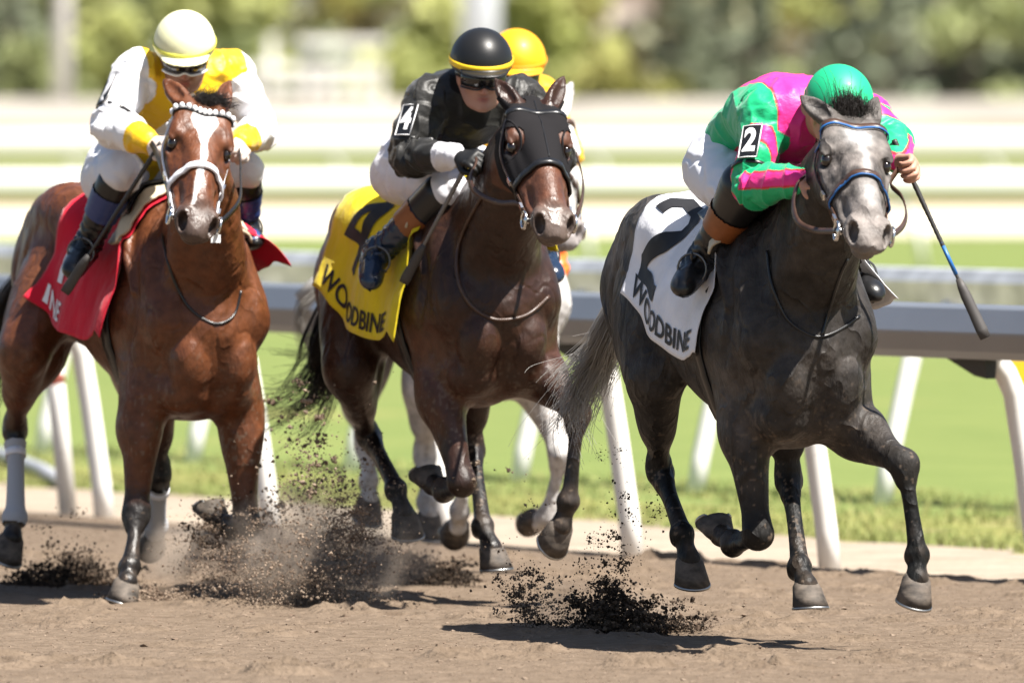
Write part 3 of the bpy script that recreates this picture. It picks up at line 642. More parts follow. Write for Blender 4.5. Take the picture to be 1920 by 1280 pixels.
def make_horse(sp):
    fr = sp['fr']; H = dict(fr=fr, sp=sp); t0 = time.time()
    hz = sp.get('grid', 0.0055)
    S = SDF((-1.05, -0.50, 0.02), (1.66, 0.52, 2.08), hz); H['S'] = S
    dz = lambda a: sp.get('dz', 0.0) + sp.get('pz', 0.0) * a
    J = lambda a, l, z: np.array([a, l, z + dz(a)])
    st = [(q[0], q[1], q[2] * sp.get('wid', 1.0), q[3] + dz(q[0]), q[4] + dz(q[0]), q[5]) for q in TRUNK]
    S.loft(st, k=0.0, e=2.15)
    # hindquarters and forequarters
    for sd in (-1, 1):
        S.ell(J(-0.40, 0.12 * sd, 1.37), (0.27, 0.125, 0.15), k=0.06)
        S.ell(J(-0.19, 0.175 * sd, 1.36), (0.07, 0.05, 0.06), k=0.05)
        S.chain([J(0.33, 0.085 * sd, 1.44), J(0.48, 0.165 * sd, 1.25), J(0.63, 0.15 * sd, 1.05)], [(0.05, 0.07), (0.062, 0.10), (0.078, 0.085)], k=0.05)
        S.ell(J(0.42, 0.19 * sd, 1.04), (0.17, 0.072, 0.15), k=0.04)
        S.ell(J(0.62, 0.135 * sd, 1.07), (0.095, 0.08, 0.13), k=0.07)
        S.ell(J(0.685, 0.084 * sd, 0.915), (0.085, 0.084, 0.12), k=0.016)
        S.ell(J(0.60, 0.085 * sd, 0.80), (0.12, 0.09, 0.085), k=0.03)
    # head
    p0 = fr.px(*sp['poll']); p1 = fr.px(*sp['muzzle']); hl = np.linalg.norm(p1 - p0)
    Rh = head_frame(p0, p1, sp.get('roll', 0)); H['Rh'] = Rh; H['p0'] = p0
    hd = lambda x, y, z: p0 + Rh @ np.array([x, y, z]) ; H['hd'] = hd
    print(sp['name'], "head length", round(hl, 3), "poll", p0.round(2), "muz", p1.round(2))
    # neck
    nb = hd(0.07, 0, -0.105); b0 = J(0.36, 0, 1.22); b1 = J(0.60, 0, 1.30)
    mid = b1 * 0.45 + nb * 0.55 + np.array([0, 0, 0.02])
    S.chain([b0, b1, mid, nb], [(0.175, 0.26), (0.15, 0.225), (0.105, 0.165), (0.08, 0.112)], k=0.06, n=6)
    for sd in (-1, 1):
        S.chain([hd(0.10, 0.05 * sd, -0.15), mid + [0.04, 0.055 * sd, -0.05], J(0.58, 0.10 * sd, 1.10)], [0.045, 0.06, 0.05], k=0.05, n=6)
    S.loft(HEAD, o=p0, Rm=Rh, k=0.03, e=2.5)
    for sd in (-1, 1):
        S.ell(hd(0.160, 0.090 * sd, -0.026), (0.050, 0.030, 0.034), Rh, k=0.025)                     # brow
        S.ell(hd(0.15, 0.066 * sd, -0.15), (0.092, 0.034, 0.085), Rh, k=0.03)                          # jowl
        S.chain([hd(0.25, 0.097 * sd, -0.085), hd(0.33, 0.083 * sd, -0.09), hd(0.40, 0.07 * sd, -0.088)], [0.016, 0.012, 0.008], k=0.02)
        S.ell(hd(0.09, 0.066 * sd, -0.010), (0.06, 0.04, 0.03), Rh, k=0.03)
        S.ell(hd(0.560, 0.052 * sd, -0.054), (0.050, 0.026, 0.040), Rh, k=0.025)                        # nostril flare
        S.ell(hd(0.204, 0.122 * sd, -0.040), (0.038, 0.030, 0.030), Rh, k=0.012, sub=True)              # eye socket
        S.ell(hd(0.186, 0.104 * sd, -0.022), (0.030, 0.02, 0.010), Rh, k=0.008)                        # lids
        S.ell(hd(0.222, 0.103 * sd, -0.070), (0.030, 0.02, 0.009), Rh, k=0.008)
        S.ell(hd(0.285, 0.088 * sd, -0.018), (0.075, 0.014, 0.014), Rh, k=0.02, sub=True)
        S.ell(hd(0.46, 0.066 * sd, -0.055), (0.055, 0.008, 0.022), Rh, k=0.02, sub=True)
        S.chain([hd(0.33, 0.068 * sd, -0.11), hd(0.44, 0.067 * sd, -0.095), hd(0.50, 0.066 * sd, -0.075)], [0.006, 0.007, 0.005], k=0.012)
    S.chain([hd(0.14, 0, -0.012), hd(0.25, 0, -0.008), hd(0.38, 0, -0.010), hd(0.50, 0, -0.022)], [(0.075, 0.03), (0.055, 0.03), (0.044, 0.03), (0.034, 0.026)], side=Rh[:, 1], k=0.025)
    S.ell(hd(0.606, 0, -0.078), (0.034, 0.050, 0.030), Rh, k=0.02)                                     # upper lip
    S.ell(hd(0.560, 0, -0.130), (0.048, 0.042, 0.026), Rh, k=0.012)                                    # chin and lower lip
    S.ell(hd(0.625, 0, -0.107), (0.05, 0.07, 0.004), Rh, k=0.010, sub=True)                            # mouth
    for sd in (-1, 1):                                                                                 # open nostrils
        ax = nrm(Rh @ np.array([0.62, 0.62 * sd, 0.30])); lo_ = nrm(Rh @ np.array([0.45, -0.30 * sd, -0.75])); lo_ = nrm(lo_ - ax * (ax @ lo_))
        S.ell(hd(0.592, 0.057 * sd, -0.048), (0.034, 0.036, 0.020), np.column_stack([ax, lo_, np.cross(ax, lo_)]), k=0.008, sub=True)
    # ears: a curled leaf, open to the front
    ears = []
    for (u, v, a), sd in zip(sp['ears'], (-1, 1)):
        tip = fr.px(u, v, a); base = hd(0.012, 0.062 * sd, -0.02); d = tip - base
        Ln = np.linalg.norm(d); w = d / Ln
        opn = nrm(Rh[:, 0] * 0.35 + Rh[:, 2] * 0.75 + Rh[:, 1] * sd * 0.35); opn = nrm(opn - w * (opn @ w)); sdv = np.cross(w, opn)
        S.chain([base - w * 0.02, base + d * 0.28, base + d * 0.6, base + d * 0.85, tip], [(0.033, 0.03), (0.036, 0.027), (0.031, 0.02), (0.017, 0.011), (0.004, 0.004)], side=sdv, k=0.016, n=5)
        S.chain([base + d * 0.16 + opn * 0.030, base + d * 0.45 + opn * 0.022, base + d * 0.72 + opn * 0.016, base + d * 0.92 + opn * 0.012], [(0.017, 0.02), (0.021, 0.016), (0.016, 0.011), (0.006, 0.005)], side=sdv, k=0.006, sub=True, n=4)
        ears.append((base, tip))
    # legs
    legs = []
    for kind, sd, joints in sp['legs']:
        j = [fr.px(*q) for q in joints]
        if kind == 'F':
            el, kn, fe, co = j
            fm = el + (kn - el) * 0.5
            cm = kn + (fe - kn) * 0.5
            f_dir = nrm(kn - el); c_dir = nrm(fe - kn)
            bend = nrm(np.cross((0, 1, 0), f_dir + c_dir))
            top = el + np.array([-0.02, -0.02 * sd, 0.14])
            S.chain([top, el, el + (kn - el) * 0.28, fm, kn - f_dir * 0.065, kn], [(0.09, 0.13), (0.086, 0.108), (0.073, 0.088), (0.058, 0.067), (0.045, 0.047), (0.046, 0.048)], k=0.05, n=4)
            S.ell(el + (kn - el) * 0.2 + bend * 0.02 + np.array([0, 0.03 * sd, 0]), (0.075, 0.05, 0.075), k=0.04)
            S.chain([kn - f_dir * 0.045, kn, kn + c_dir * 0.05], [0.045, (0.052, 0.050), 0.038], k=0.015)
            S.ell(kn + bend * (-0.006), (0.048, 0.050, 0.046), k=0.01)
            bk = nrm(np.cross((0, 1, 0), c_dir)); bf = nrm(np.cross((0, 1, 0), f_dir))
            S.chain([kn - bk * 0.004, kn + c_dir * 0.07 - bk * 0.007, cm - bk * 0.008, fe - c_dir * 0.05 - bk * 0.006, fe], [0.038, 0.027, 0.0245, 0.029, 0.036], k=0.012)
            S.chain([kn + bk * 0.026, kn + c_dir * 0.08 + bk * 0.021, cm + bk * 0.021, fe - c_dir * 0.05 + bk * 0.020, fe + bk * 0.018], [0.020, 0.0155, 0.0145, 0.018, 0.026], k=0.008)
            S.ell(kn + nrm(bk + bf) * 0.046, (0.017, 0.016, 0.022), k=0.014)
            for s_ in (-1, 1):
                S.ell(kn - f_dir * 0.022 - nrm(bk + bf) * 0.022 + np.array([0, 0.026 * s_, 0]), (0.022, 0.022, 0.020), k=0.008); S.ell(kn + c_dir * 0.026 - nrm(bk + bf) * 0.018 + np.array([0, 0.024 * s_, 0]), (0.020, 0.020, 0.018), k=0.008)
                S.ell(fe + np.array([0, 0.022 * s_, 0]), (0.026, 0.018, 0.026), k=0.008); S.ell(fe + bk * 0.030 + np.array([0, 0.014 * s_, 0]), (0.018, 0.016, 0.020), k=0.008)
            S.chain([el + bf * 0.05 - f_dir * 0.02, el * 0.65 + kn * 0.35 + bf * 0.052, el * 0.3 + kn * 0.7 + bf * 0.034], [0.045, 0.034, 0.016], k=0.014)
            S.chain([el - bf * 0.035 + np.array([0, 0.03 * sd, 0]), el * 0.65 + kn * 0.35 - bf * 0.048 + np.array([0, 0.02 * sd, 0]), kn - f_dir * 0.09 - bf * 0.022], [0.05, 0.038, 0.018], k=0.012)
            pts = [el, kn, fe, co]
            print('   fore', 'forearm %.2f cannon %.2f pastern %.2f' % tuple(np.linalg.norm(b - a) for a, b in zip(j[:-1], j[1:])), [q.round(2).tolist() for q in j])
        else:
            stf, hk, fe, co = j
            hip = J(-0.46, 0.13 * sd, 1.22); g_dir = nrm(hk - stf); c_dir = nrm(fe - hk)
            S.chain([hip, hip * 0.5 + stf * 0.5, stf], [(0.13, 0.19), (0.125, 0.185), (0.088, 0.12)], k=0.06, n=4)
            S.chain([J(-0.70, 0.09 * sd, 1.35), J(-0.71, 0.12 * sd, 1.19), J(-0.50, 0.12 * sd, 0.98) * 0.6 + (stf * 0.6 + hk * 0.4) * 0.4, stf * 0.45 + hk * 0.55], [(0.085, 0.09), (0.095, 0.115), (0.09, 0.115), (0.05, 0.055)], k=0.05, n=5)
            S.chain([stf, stf + (hk - stf) * 0.3, stf + (hk - stf) * 0.62, hk - g_dir * 0.075, hk], [(0.082, 0.115), (0.073, 0.097), (0.048, 0.066), (0.036, 0.050), (0.041, 0.054)], k=0.045, n=4)
            back = nrm(hk - 0.5 * (stf + fe)); S.chain([stf * 0.35 + hk * 0.65 + back * 0.045, hk - g_dir * 0.03 + back * 0.05, hk + back * 0.042, hk + c_dir * 0.05 + back * 0.02], [0.018, 0.020, 0.026, 0.02], k=0.02)
            S.chain([hk - g_dir * 0.03, hk, hk + c_dir * 0.07], [(0.042, 0.05), (0.043, 0.052), (0.033, 0.043)], k=0.015)
            bk = nrm(np.cross((0, 1, 0), c_dir)); cm = hk * 0.5 + fe * 0.5
            S.chain([hk - bk * 0.004, hk + c_dir * 0.1 - bk * 0.008, cm - bk * 0.009, fe - c_dir * 0.05 - bk * 0.006, fe], [(0.038, 0.042), 0.029, 0.0262, 0.030, 0.037], k=0.012)
            S.chain([hk + bk * 0.03, hk + c_dir * 0.1 + bk * 0.024, cm + bk * 0.023, fe - c_dir * 0.05 + bk * 0.021, fe + bk * 0.018], [0.024, 0.0175, 0.0155, 0.019, 0.027], k=0.008)
            for s_ in (-1, 1):
                S.ell(hk + np.array([0, 0.030 * s_, 0]) + c_dir * 0.02, (0.028, 0.018, 0.030), k=0.010); S.ell(fe + np.array([0, 0.022 * s_, 0]), (0.026, 0.018, 0.026), k=0.008); S.ell(fe + bk * 0.030 + np.array([0, 0.014 * s_, 0]), (0.018, 0.016, 0.020), k=0.008)
            pts = [hip, stf, hk, fe, co]
            print('   hind', 'thigh %.2f' % np.linalg.norm(stf - hip), 'gaskin %.2f cannon %.2f pastern %.2f' % tuple(np.linalg.norm(b - a) for a, b in zip(j[:-1], j[1:])), [q.round(2).tolist() for q in j])
        p = nrm(co - fe)
        ers = fe + np.array([0, 0, 0]) - nrm(np.cross(p, (0, 1, 0))) * 0.022
        S.ell(ers, (0.03, 0.03, 0.034), k=0.02)
        S.chain([fe, fe + (co - fe) * 0.5, co], [(0.037, 0.040), (0.031, 0.032), (0.040, 0.041)], k=0.014)
        legs.append((kind, sd, pts, co, p))
    for sd in (-1, 1):
        for q, (aa, z0, z1) in enumerate(((0.30, 1.08, 0.80), (0.335, 1.12, 0.80), (0.27, 1.0, 0.80))):
            S.chain([J(aa, 0.300 * sd, z0), J(aa - 0.02, 0.305 * sd, (z0 + z1) / 2), J(aa + 0.02, 0.26 * sd, z1)], [0.004, 0.010, 0.004], k=0.02, sub=True)
        S.chain([J(0.50, 0.235 * sd, 1.30), J(0.54, 0.245 * sd, 1.12), J(0.50, 0.255 * sd, 0.98)], [0.004, 0.012, 0.004], k=0.03, sub=True)
        S.chain([J(0.36, 0.19 * sd, 1.42), J(0.44, 0.235 * sd, 1.28), J(0.52, 0.24 * sd, 1.16)], [0.010, 0.012, 0.006], k=0.03)
        S.chain([J(-0.44, 0.262 * sd, 1.34), J(-0.52, 0.262 * sd, 1.18), J(-0.50, 0.24 * sd, 1.02)], [0.004, 0.016, 0.004], k=0.035, sub=True)
        S.chain([J(-0.62, 0.235 * sd, 1.36), J(-0.68, 0.225 * sd, 1.20), J(-0.62, 0.22 * sd, 1.05)], [0.004, 0.012, 0.004], k=0.03, sub=True)
    S.chain([J(0.80, 0, 1.02), J(0.775, 0, 0.90), J(0.71, 0, 0.78)], [0.004, 0.014, 0.005], k=0.02, sub=True)
    H['legs'] = legs
    if 'extra' in sp: sp['extra'](H, J)
    V, Q = S.mesh(3); N = normals(V, Q); tr = sstep(0.75, 0.95, V[:, 2]) * (1 - sstep(0.95, 1.05, V[:, 0])); V = V + N * (tr * (fbm(V * [1.2, 1, 0.55], 6.5, 3) - 0.5) * 0.022 - tr * 0.003 * np.exp(-(np.abs(fbm(V * [1, 1, 0.5] + 3, 11, 2) - 0.5) / 0.03) ** 2))[:, None]; N = normals(V, Q); H['V'], H['Q'], H['N'] = V, Q, N
    Hc = (V - p0) @ Rh; H['Hc'] = Hc
    base = np.array([0, 0, sp.get('lift', 0.0)])
    T = Thing('racehorse', sp['label'], 'horse', (0, 0, 0), fr, 'racehorses galloping on the dirt track'); H['T'] = T
    C = sp['paint'](H); low = sstep(1.15, 0.5, V[:, 2]); spk = vnoise(V, 95) * (0.5 + fbm(V, 7, 2)); C = blend(C, 0.55 * low * sstep(0.80, 0.88, spk), (0.17, 0.125, 0.09))
    dst = 0
    for kind, sd, pts, co, p in legs: dst = dst + np.exp(-(np.linalg.norm(V - (pts[-2] * 0.4 + co * 0.6), axis=1) / 0.13) ** 2)
    C = blend(C, np.clip(dst, 0, 1) * np.clip(1.5 * (fbm(V, 18, 3) - 0.38), 0, 0.5), (0.13, 0.095, 0.07))
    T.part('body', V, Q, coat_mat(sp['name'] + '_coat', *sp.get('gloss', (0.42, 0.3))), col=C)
    for sd in (-1, 1):
        e = MB(); e.ball(hd(0.203, 0.0975 * sd, -0.045), (0.027, 0.019, 0.023), 16, 10, Rh); T.part('eye', *e.get(), M_EYE)
    for kind, sd, pts, co, p in legs:
        lam = nrm(np.array([0.0, 1, 0]) + np.array(sp.get('hooftwist', (0, 0, 0))))
        hb, sb = hoof_mesh(co, p, lam, 1.06); o = T.part('hoof', *hb.get(), M_HOOF); T.part('horseshoe', *sb.get(), M_SHOE, parent=o)
    print(sp['name'], 'verts', len(V), 'time %.1f' % (time.time() - t0))
    return H

def shell(H, mask, off, extra=None):
    """a skin lying off the body over the masked vertices"""
    V, Q, N = H['V'], H['Q'], H['N']; fm = mask[Q].all(1); q = Q[fm]; u, inv = np.unique(q, return_inverse=True)
    return V[u] + N[u] * (off if np.isscalar(off) else off[u][:, None]), inv.reshape(q.shape), u

def leg_t(H, i):
    kind, sd, pts, co, p = H['legs'][i]; return chain_param(H['V'], pts)
def coat(H, base, dark, thr_f=0.42, thr_h=0.60, soft=0.12, grey=False):
    """coat with dark points; where a leg grows dark is a fraction of its length"""
    V = H['V']; C = np.tile(np.asarray(base, float), (len(V), 1))
    for i, (kind, sd, pts, co, p) in enumerate(H['legs']):
        d, t = leg_t(H, i); thr = thr_f if kind == 'F' else thr_h
        m = sstep(thr - soft, thr + soft, t + 0.06 * (fbm(V, 14) - 0.5)) * (d < 0.12) * (V[:, 2] < 1.0)
        C = C * (1 - m[:, None]) + np.asarray(dark) * m[:, None]
    return C
def blend(C, m, col): return C * (1 - m[:, None]) + np.asarray(col, float) * m[:, None]
FG = Frame(0.755, 39.8, 20); FB = Frame(-1.358, 43.7, 24); FD = Frame(-0.271, 43.15, 20); FW = Frame(-0.22, 45.9, 20)

def paint_grey(H):
    V, Hc = H['V'], H['Hc']; C = coat(H, (0.034, 0.029, 0.0255), (0.0060, 0.006, 0.0055), 0.46, 0.55, 0.24)
    top = sstep(1.05, 1.35, V[:, 2]) * sstep(0.25, -0.1, V[:, 0]); C = blend(C, top * np.clip(0.35 + 1.6 * (fbm(V, 13, 3) - 0.35), 0, 0.9), (0.105, 0.094, 0.086)); shl = np.exp(-((V[:, 0] - 0.45) / 0.2) ** 2) * sstep(1.2, 1.0, V[:, 2]) * sstep(0.6, 0.75, V[:, 2]); C = blend(C, shl * np.clip(0.3 + 1.5 * (fbm(V + 2, 13, 3) - 0.4), 0, 0.8), (0.080, 0.068, 0.060)); ear = (V[:, 2] > H['p0'][2] - 0.01) & (V[:, 0] > 0.8); C[ear] = (0.10, 0.09, 0.083)  # dapples; sunlit lightening of rump top and shoulder also put in the colour
    inhead = (Hc[:, 0] > -0.05) & (Hc[:, 2] > -0.30) & (V[:, 0] > 0.95)
    dap = fbm(V, 9, 3); C *= (0.75 + 0.5 * sstep(0.35, 0.7, dap))[:, None]
    m = inhead * sstep(-0.05, 0.06, Hc[:, 0]) * sstep(-0.20, -0.10, Hc[:, 2])
    mott = fbm(V, 26, 3); C = blend(C, m, (0.105, 0.092, 0.084)) * np.where(m > 0, 1 + m * np.clip((mott - 0.5) * 2.6, -0.55, 0.8), 1)[:, None]
    star = 1.15 * np.exp(-(np.abs(Hc[:, 1]) / 0.030) ** 1.6 - (np.abs(Hc[:, 0] - 0.135) / 0.042) ** 1.5) * (Hc[:, 2] > -0.06) * inhead
    star += 0.35 * np.exp(-((Hc[:, 1] - 0.012) / 0.014) ** 2 - ((Hc[:, 0] - 0.27) / 0.06) ** 2) * (Hc[:, 2] > -0.06) * inhead
    star += 0.30 * np.exp(-((Hc[:, 1] - 0.01) / 0.03) ** 2 - ((Hc[:, 0] - 0.45) / 0.07) ** 2) * (Hc[:, 2] > -0.06) * inhead
    C = blend(C, np.clip(star * (0.75 + 1.0 * fbm(V, 40, 2)), 0, 1), (0.80, 0.78, 0.76))
    nos = 0
    for sd in (-1, 1): nos = nos + np.exp(-(((Hc - [0.59, 0.057 * sd, -0.048]) / [0.03, 0.02, 0.03]) ** 2).sum(1) * 1.6)
    C = blend(C, np.clip(nos * 1.3, 0, 0.9) * inhead, (0.035, 0.03, 0.03))
    mz = inhead * sstep(0.42, 0.55, Hc[:, 0]); C = blend(C, mz * 0.8 * (1 - np.clip(nos * 1.3, 0, 1)), (0.20, 0.175, 0.16)); ch = inhead * sstep(0.50, 0.56, Hc[:, 0]) * sstep(-0.105, -0.12, Hc[:, 2]); C = blend(C, ch * 0.5, (0.10, 0.09, 0.085))
    ey = 0
    for sd in (-1, 1): ey = ey + np.exp(-(((Hc - [0.20, 0.108 * sd, -0.05]) / [0.036, 0.03, 0.03]) ** 2).sum(1))
    return blend(C, np.clip(ey * 1.2, 0, 0.85) * inhead, (0.03, 0.027, 0.026))

GREY = dict(name='grey', gloss=(0.52, 0.22), fr=FG, label='dark grey racehorse with a white star under the jockey in green and pink', dz=0.0, pz=0.0,
    poll=(1597, 218, 1.08), muzzle=(1637, 418, 1.555), ears=[(1500, 180, 0.98), (1645, 183, 0.98)],
    legs=[('F', -1, [(1395, 775, 0.42), (1421, 1002, 0.50), (1374, 1022, 0.25), (1352, 1002, 0.15)]),
          ('F', 1, [(1592, 795, 0.56), (1694, 870, 0.90), (1720, 1040, 0.96), (1719, 1085, 0.99)]),
          ('H', -1, [(1228, 705, -0.22), (1236, 880, -0.42), (1279, 1000, -0.19), (1292, 1050, -0.15)]),
          ('H', 1, [(1470, 745, -0.05), (1478, 895, -0.06), (1499, 1062, 0.18), (1512, 1098, 0.24)])],
    paint=paint_grey)

def paint_bay(H):
    V, Hc = H['V'], H['Hc']; C = coat(H, (0.108, 0.0365, 0.0145), (0.011, 0.009, 0.008), 0.46, 0.58, 0.10)
    inhead = (Hc[:, 0] > -0.05) & (Hc[:, 2] > -0.30) & (V[:, 0] > 0.90)
    x, y, z = Hc.T; n = (fbm(V, 30, 3) - 0.5) * 0.012
    wid = np.interp(x, [0.07, 0.085, 0.12, 0.155, 0.20, 0.25, 0.36, 0.42, 0.50], [0.0, 0.042, 0.050, 0.040, 0.018, 0.010, 0.009, 0.012, 0.007])
    off = np.interp(x, [0.1, 0.30, 0.40, 0.52], [0.0, 0.0, -0.012, -0.026])
    m = inhead * (z > -0.07) * (x < 0.53) * (x > 0.06) * sstep(0.004, -0.003, np.abs(y - off) - wid + n)
    muz = inhead * sstep(0.46, 0.57, x); C = blend(C, muz * 0.85, (0.060, 0.045, 0.038))
    C = blend(C, m, (0.82, 0.79, 0.76))
    ey = 0
    for sd in (-1, 1):
        ey = ey + np.exp(-(((Hc - [0.20, 0.108 * sd, -0.05]) / [0.036, 0.03, 0.03]) ** 2).sum(1)) + 1.2 * np.exp(-(((Hc - [0.59, 0.057 * sd, -0.048]) / [0.03, 0.02, 0.03]) ** 2).sum(1) * 1.6)
    return blend(C, np.clip(ey * 1.1, 0, 0.9) * inhead, (0.02, 0.012, 0.01))
BAY = dict(name='bay', gloss=(0.42, 0.36), fr=FB, label='bright bay racehorse with a white blaze and white noseband at the left', dz=0.0, pz=-0.03,
    poll=(382, 190, 1.06), muzzle=(377, 405, 1.46), ears=[(308, 150, 0.92), (432, 150, 0.96)],
    legs=[('F', -1, [(268, 760, 0.46), (255, 965, 0.50), (243, 1062, 0.62), (238, 1092, 0.66)]),
          ('F', 1, [(448, 770, 0.52), (462, 985, 0.58), (432, 992, 0.34), (408, 972, 0.25)]),
          ('H', -1, [(45, 660, -0.25), (28, 800, -0.52), (28, 970, -0.38), (22, 1008, -0.36)]),
          ('H', 1, [(285, 730, -0.05), (298, 885, -0.10), (292, 985, -0.32), (287, 1012, -0.40)])],
    paint=paint_bay)

def paint_dark(H):
    V, Hc = H['V'], H['Hc']; C = coat(H, (0.030, 0.0125, 0.0072), (0.008, 0.0065, 0.006), 0.55, 0.60, 0.18); rmp = sstep(-0.15, -0.45, V[:, 0]) * sstep(0.95, 1.2, V[:, 2]); C = blend(C, rmp * 0.85, (0.120, 0.042, 0.019)); shl = np.exp(-((V[:, 0] - 0.5) / 0.16) ** 2) * sstep(1.15, 0.95, V[:, 2]) * sstep(0.55, 0.7, V[:, 2]); C = blend(C, shl * 0.65, (0.098, 0.036, 0.017))  # redder rump and shoulder put the sunlit patches into the coat colour
    C *= (0.7 + 0.6 * fbm(V, 4, 2))[:, None]
    inhead = (Hc[:, 0] > -0.05) & (Hc[:, 2] > -0.30) & (V[:, 0] > 0.95); x = Hc[:, 0]
    C = blend(C, inhead * sstep(0.0, 0.1, x), (0.095, 0.037, 0.020))
    C = blend(C, inhead * sstep(0.48, 0.56, x) * 0.85, (0.11, 0.085, 0.072))
    ey = 0
    for sd in (-1, 1):
        ey = ey + np.exp(-(((Hc - [0.20, 0.108 * sd, -0.05]) / [0.036, 0.03, 0.03]) ** 2).sum(1)) + 1.2 * np.exp(-(((Hc - [0.59, 0.057 * sd, -0.048]) / [0.03, 0.02, 0.03]) ** 2).sum(1) * 1.6)
    return blend(C, np.clip(ey * 1.1, 0, 0.9) * inhead, (0.02, 0.012, 0.01))
DARK = dict(name='dark', gloss=(0.42, 0.36), fr=FD, label='dark brown racehorse in a black blinker hood with the yellow number cloth', dz=0.02, pz=0.07,
    poll=(1000, 190, 1.08), muzzle=(1046, 402, 1.51), ears=[(928, 148, 1.0), (1058, 143, 1.0)],
    legs=[('F', -1, [(822, 720, 0.44), (866, 905, 0.62), (832, 922, 0.36), (812, 908, 0.27)]),
          ('F', 1, [(1005, 690, 0.55), (1082, 775, 0.86), (1066, 940, 0.86), (1052, 985, 0.84)]),
          ('H', -1, [(655, 690, -0.22), (690, 815, -0.46), (742, 915, -0.18), (757, 962, -0.14)]),
          ('H', 1, [(880, 700, -0.05), (885, 840, -0.10), (905, 985, 0.20), (922, 1028, 0.27)])],
    paint=paint_dark)

def paint_white(H):
    V, Hc = H['V'], H['Hc']; C = np.tile(np.array([0.52, 0.50, 0.48]), (len(V), 1)); C *= (0.8 + 0.4 * fbm(V, 9, 3))[:, None]
    inhead = (Hc[:, 0] > 0.52) & (V[:, 0] > 1.2)
    return blend(C, inhead * 0.7, (0.16, 0.13, 0.13))
WHITE = dict(name='white', gloss=(0.6, 0.2), fr=FW, label='pale grey racehorse almost hidden behind the dark brown one', dz=0.0, pz=0.0, grid=0.011,
    poll=(1020, 205, 1.06), muzzle=(1062, 400, 1.42), ears=[(985, 160, 0.98), (1074, 150, 0.98)],
    legs=[('F', -1, [(880, 700, 0.44), (872, 845, 0.58), (862, 960, 0.44), (858, 985, 0.38)]),
          ('F', 1, [(1010, 720, 0.50), (1052, 850, 0.70), (1025, 970, 0.62), (1012, 978, 0.56)]),
          ('H', -1, [(655, 690, -0.25), (686, 830, -0.50), (692, 900, -0.42), (692, 935, -0.40)]),
          ('H', 1, [(800, 720, -0.15), (796, 850, -0.30), (800, 940, -0.20), (803, 965, -0.18)])],
    paint=paint_white)
HG = make_horse(GREY); HB = make_horse(BAY); HD = make_horse(DARK); HW = make_horse(WHITE)
# ------------------------------------------------------------------ riders
M_SKIN = mat("skin", (0.42, 0.22, 0.15), 0.5, spec=0.35, col=True)
M_SILK = mat("racing_silk", (0.5, 0.5, 0.5), 0.46, spec=0.33, col=True, sheen=0.2, bump=((15, 15, 23), 0.55, 0.013))
M_BREECH = mat("white_breeches", (0.74, 0.74, 0.78), 0.6, spec=0.3, bump=((14, 14, 24), 0.35, 0.008))
M_LENS = mat("goggle_lens", (0.012, 0.012, 0.014), 0.08, spec=0.7)
M_WHITE = mat("white_plastic", (0.78, 0.78, 0.78), 0.4)
M_BLACK = mat("black_leather", (0.012, 0.012, 0.013), 0.32, spec=0.5)
M_SKYBOOT = mat("sky_tinted_black_leather", (0.012, 0.024, 0.052), 0.22, spec=0.6)  # black leather with the sky's blue reflection put into its colour
M_TAN = mat("tan_leather", (0.26, 0.085, 0.025), 0.4, spec=0.45, var=((20, 20, 20), 0.8, 1.15))
M_BRL = mat("brown_leather", (0.055, 0.028, 0.018), 0.38, spec=0.5, var=((30, 30, 30), 0.75, 1.3))
M_BLUE = mat("blue_piping", (0.02, 0.13, 0.38), 0.4)
M_STEEL = mat("steel", (0.70, 0.70, 0.70), 0.22, 1.0)
M_INK = mat("black_print", (0.010, 0.010, 0.012), 0.6)
M_WPRINT = mat("white_print", (0.82, 0.82, 0.82), 0.6)

def text_mesh(txt, size, bold=0.0, sub=0.0):
    cu = bpy.data.curves.new("lettering", 'FONT'); cu.body = txt; cu.size = size; cu.align_x = 'CENTER'; cu.align_y = 'CENTER'; cu.offset = bold; cu.resolution_u = 5
    ob = bpy.data.objects.new("lettering", cu); COL.objects.link(ob); bpy.context.view_layer.update()
    me = bpy.data.meshes.new_from_object(ob.evaluated_get(bpy.context.evaluated_depsgraph_get())); bpy.data.objects.remove(ob); bpy.data.curves.remove(cu)
    bm = bmesh.new(); bm.from_mesh(me); bmesh.ops.triangulate(bm, faces=bm.faces); bmesh.ops.remove_doubles(bm, verts=bm.verts, dist=1e-5)
    if sub > 0:
        for _ in range(5):
            es = [e for e in bm.edges if e.calc_length() > sub]
            if not es: break
            bmesh.ops.subdivide_edges(bm, edges=es, cuts=1); bmesh.ops.triangulate(bm, faces=bm.faces)
    bm.verts.ensure_lookup_table(); V = np.array([v.co[:] for v in bm.verts]); F = [tuple(v.index for v in f.verts) for f in bm.faces]; bm.free(); bpy.data.meshes.remove(me)
    return V, F

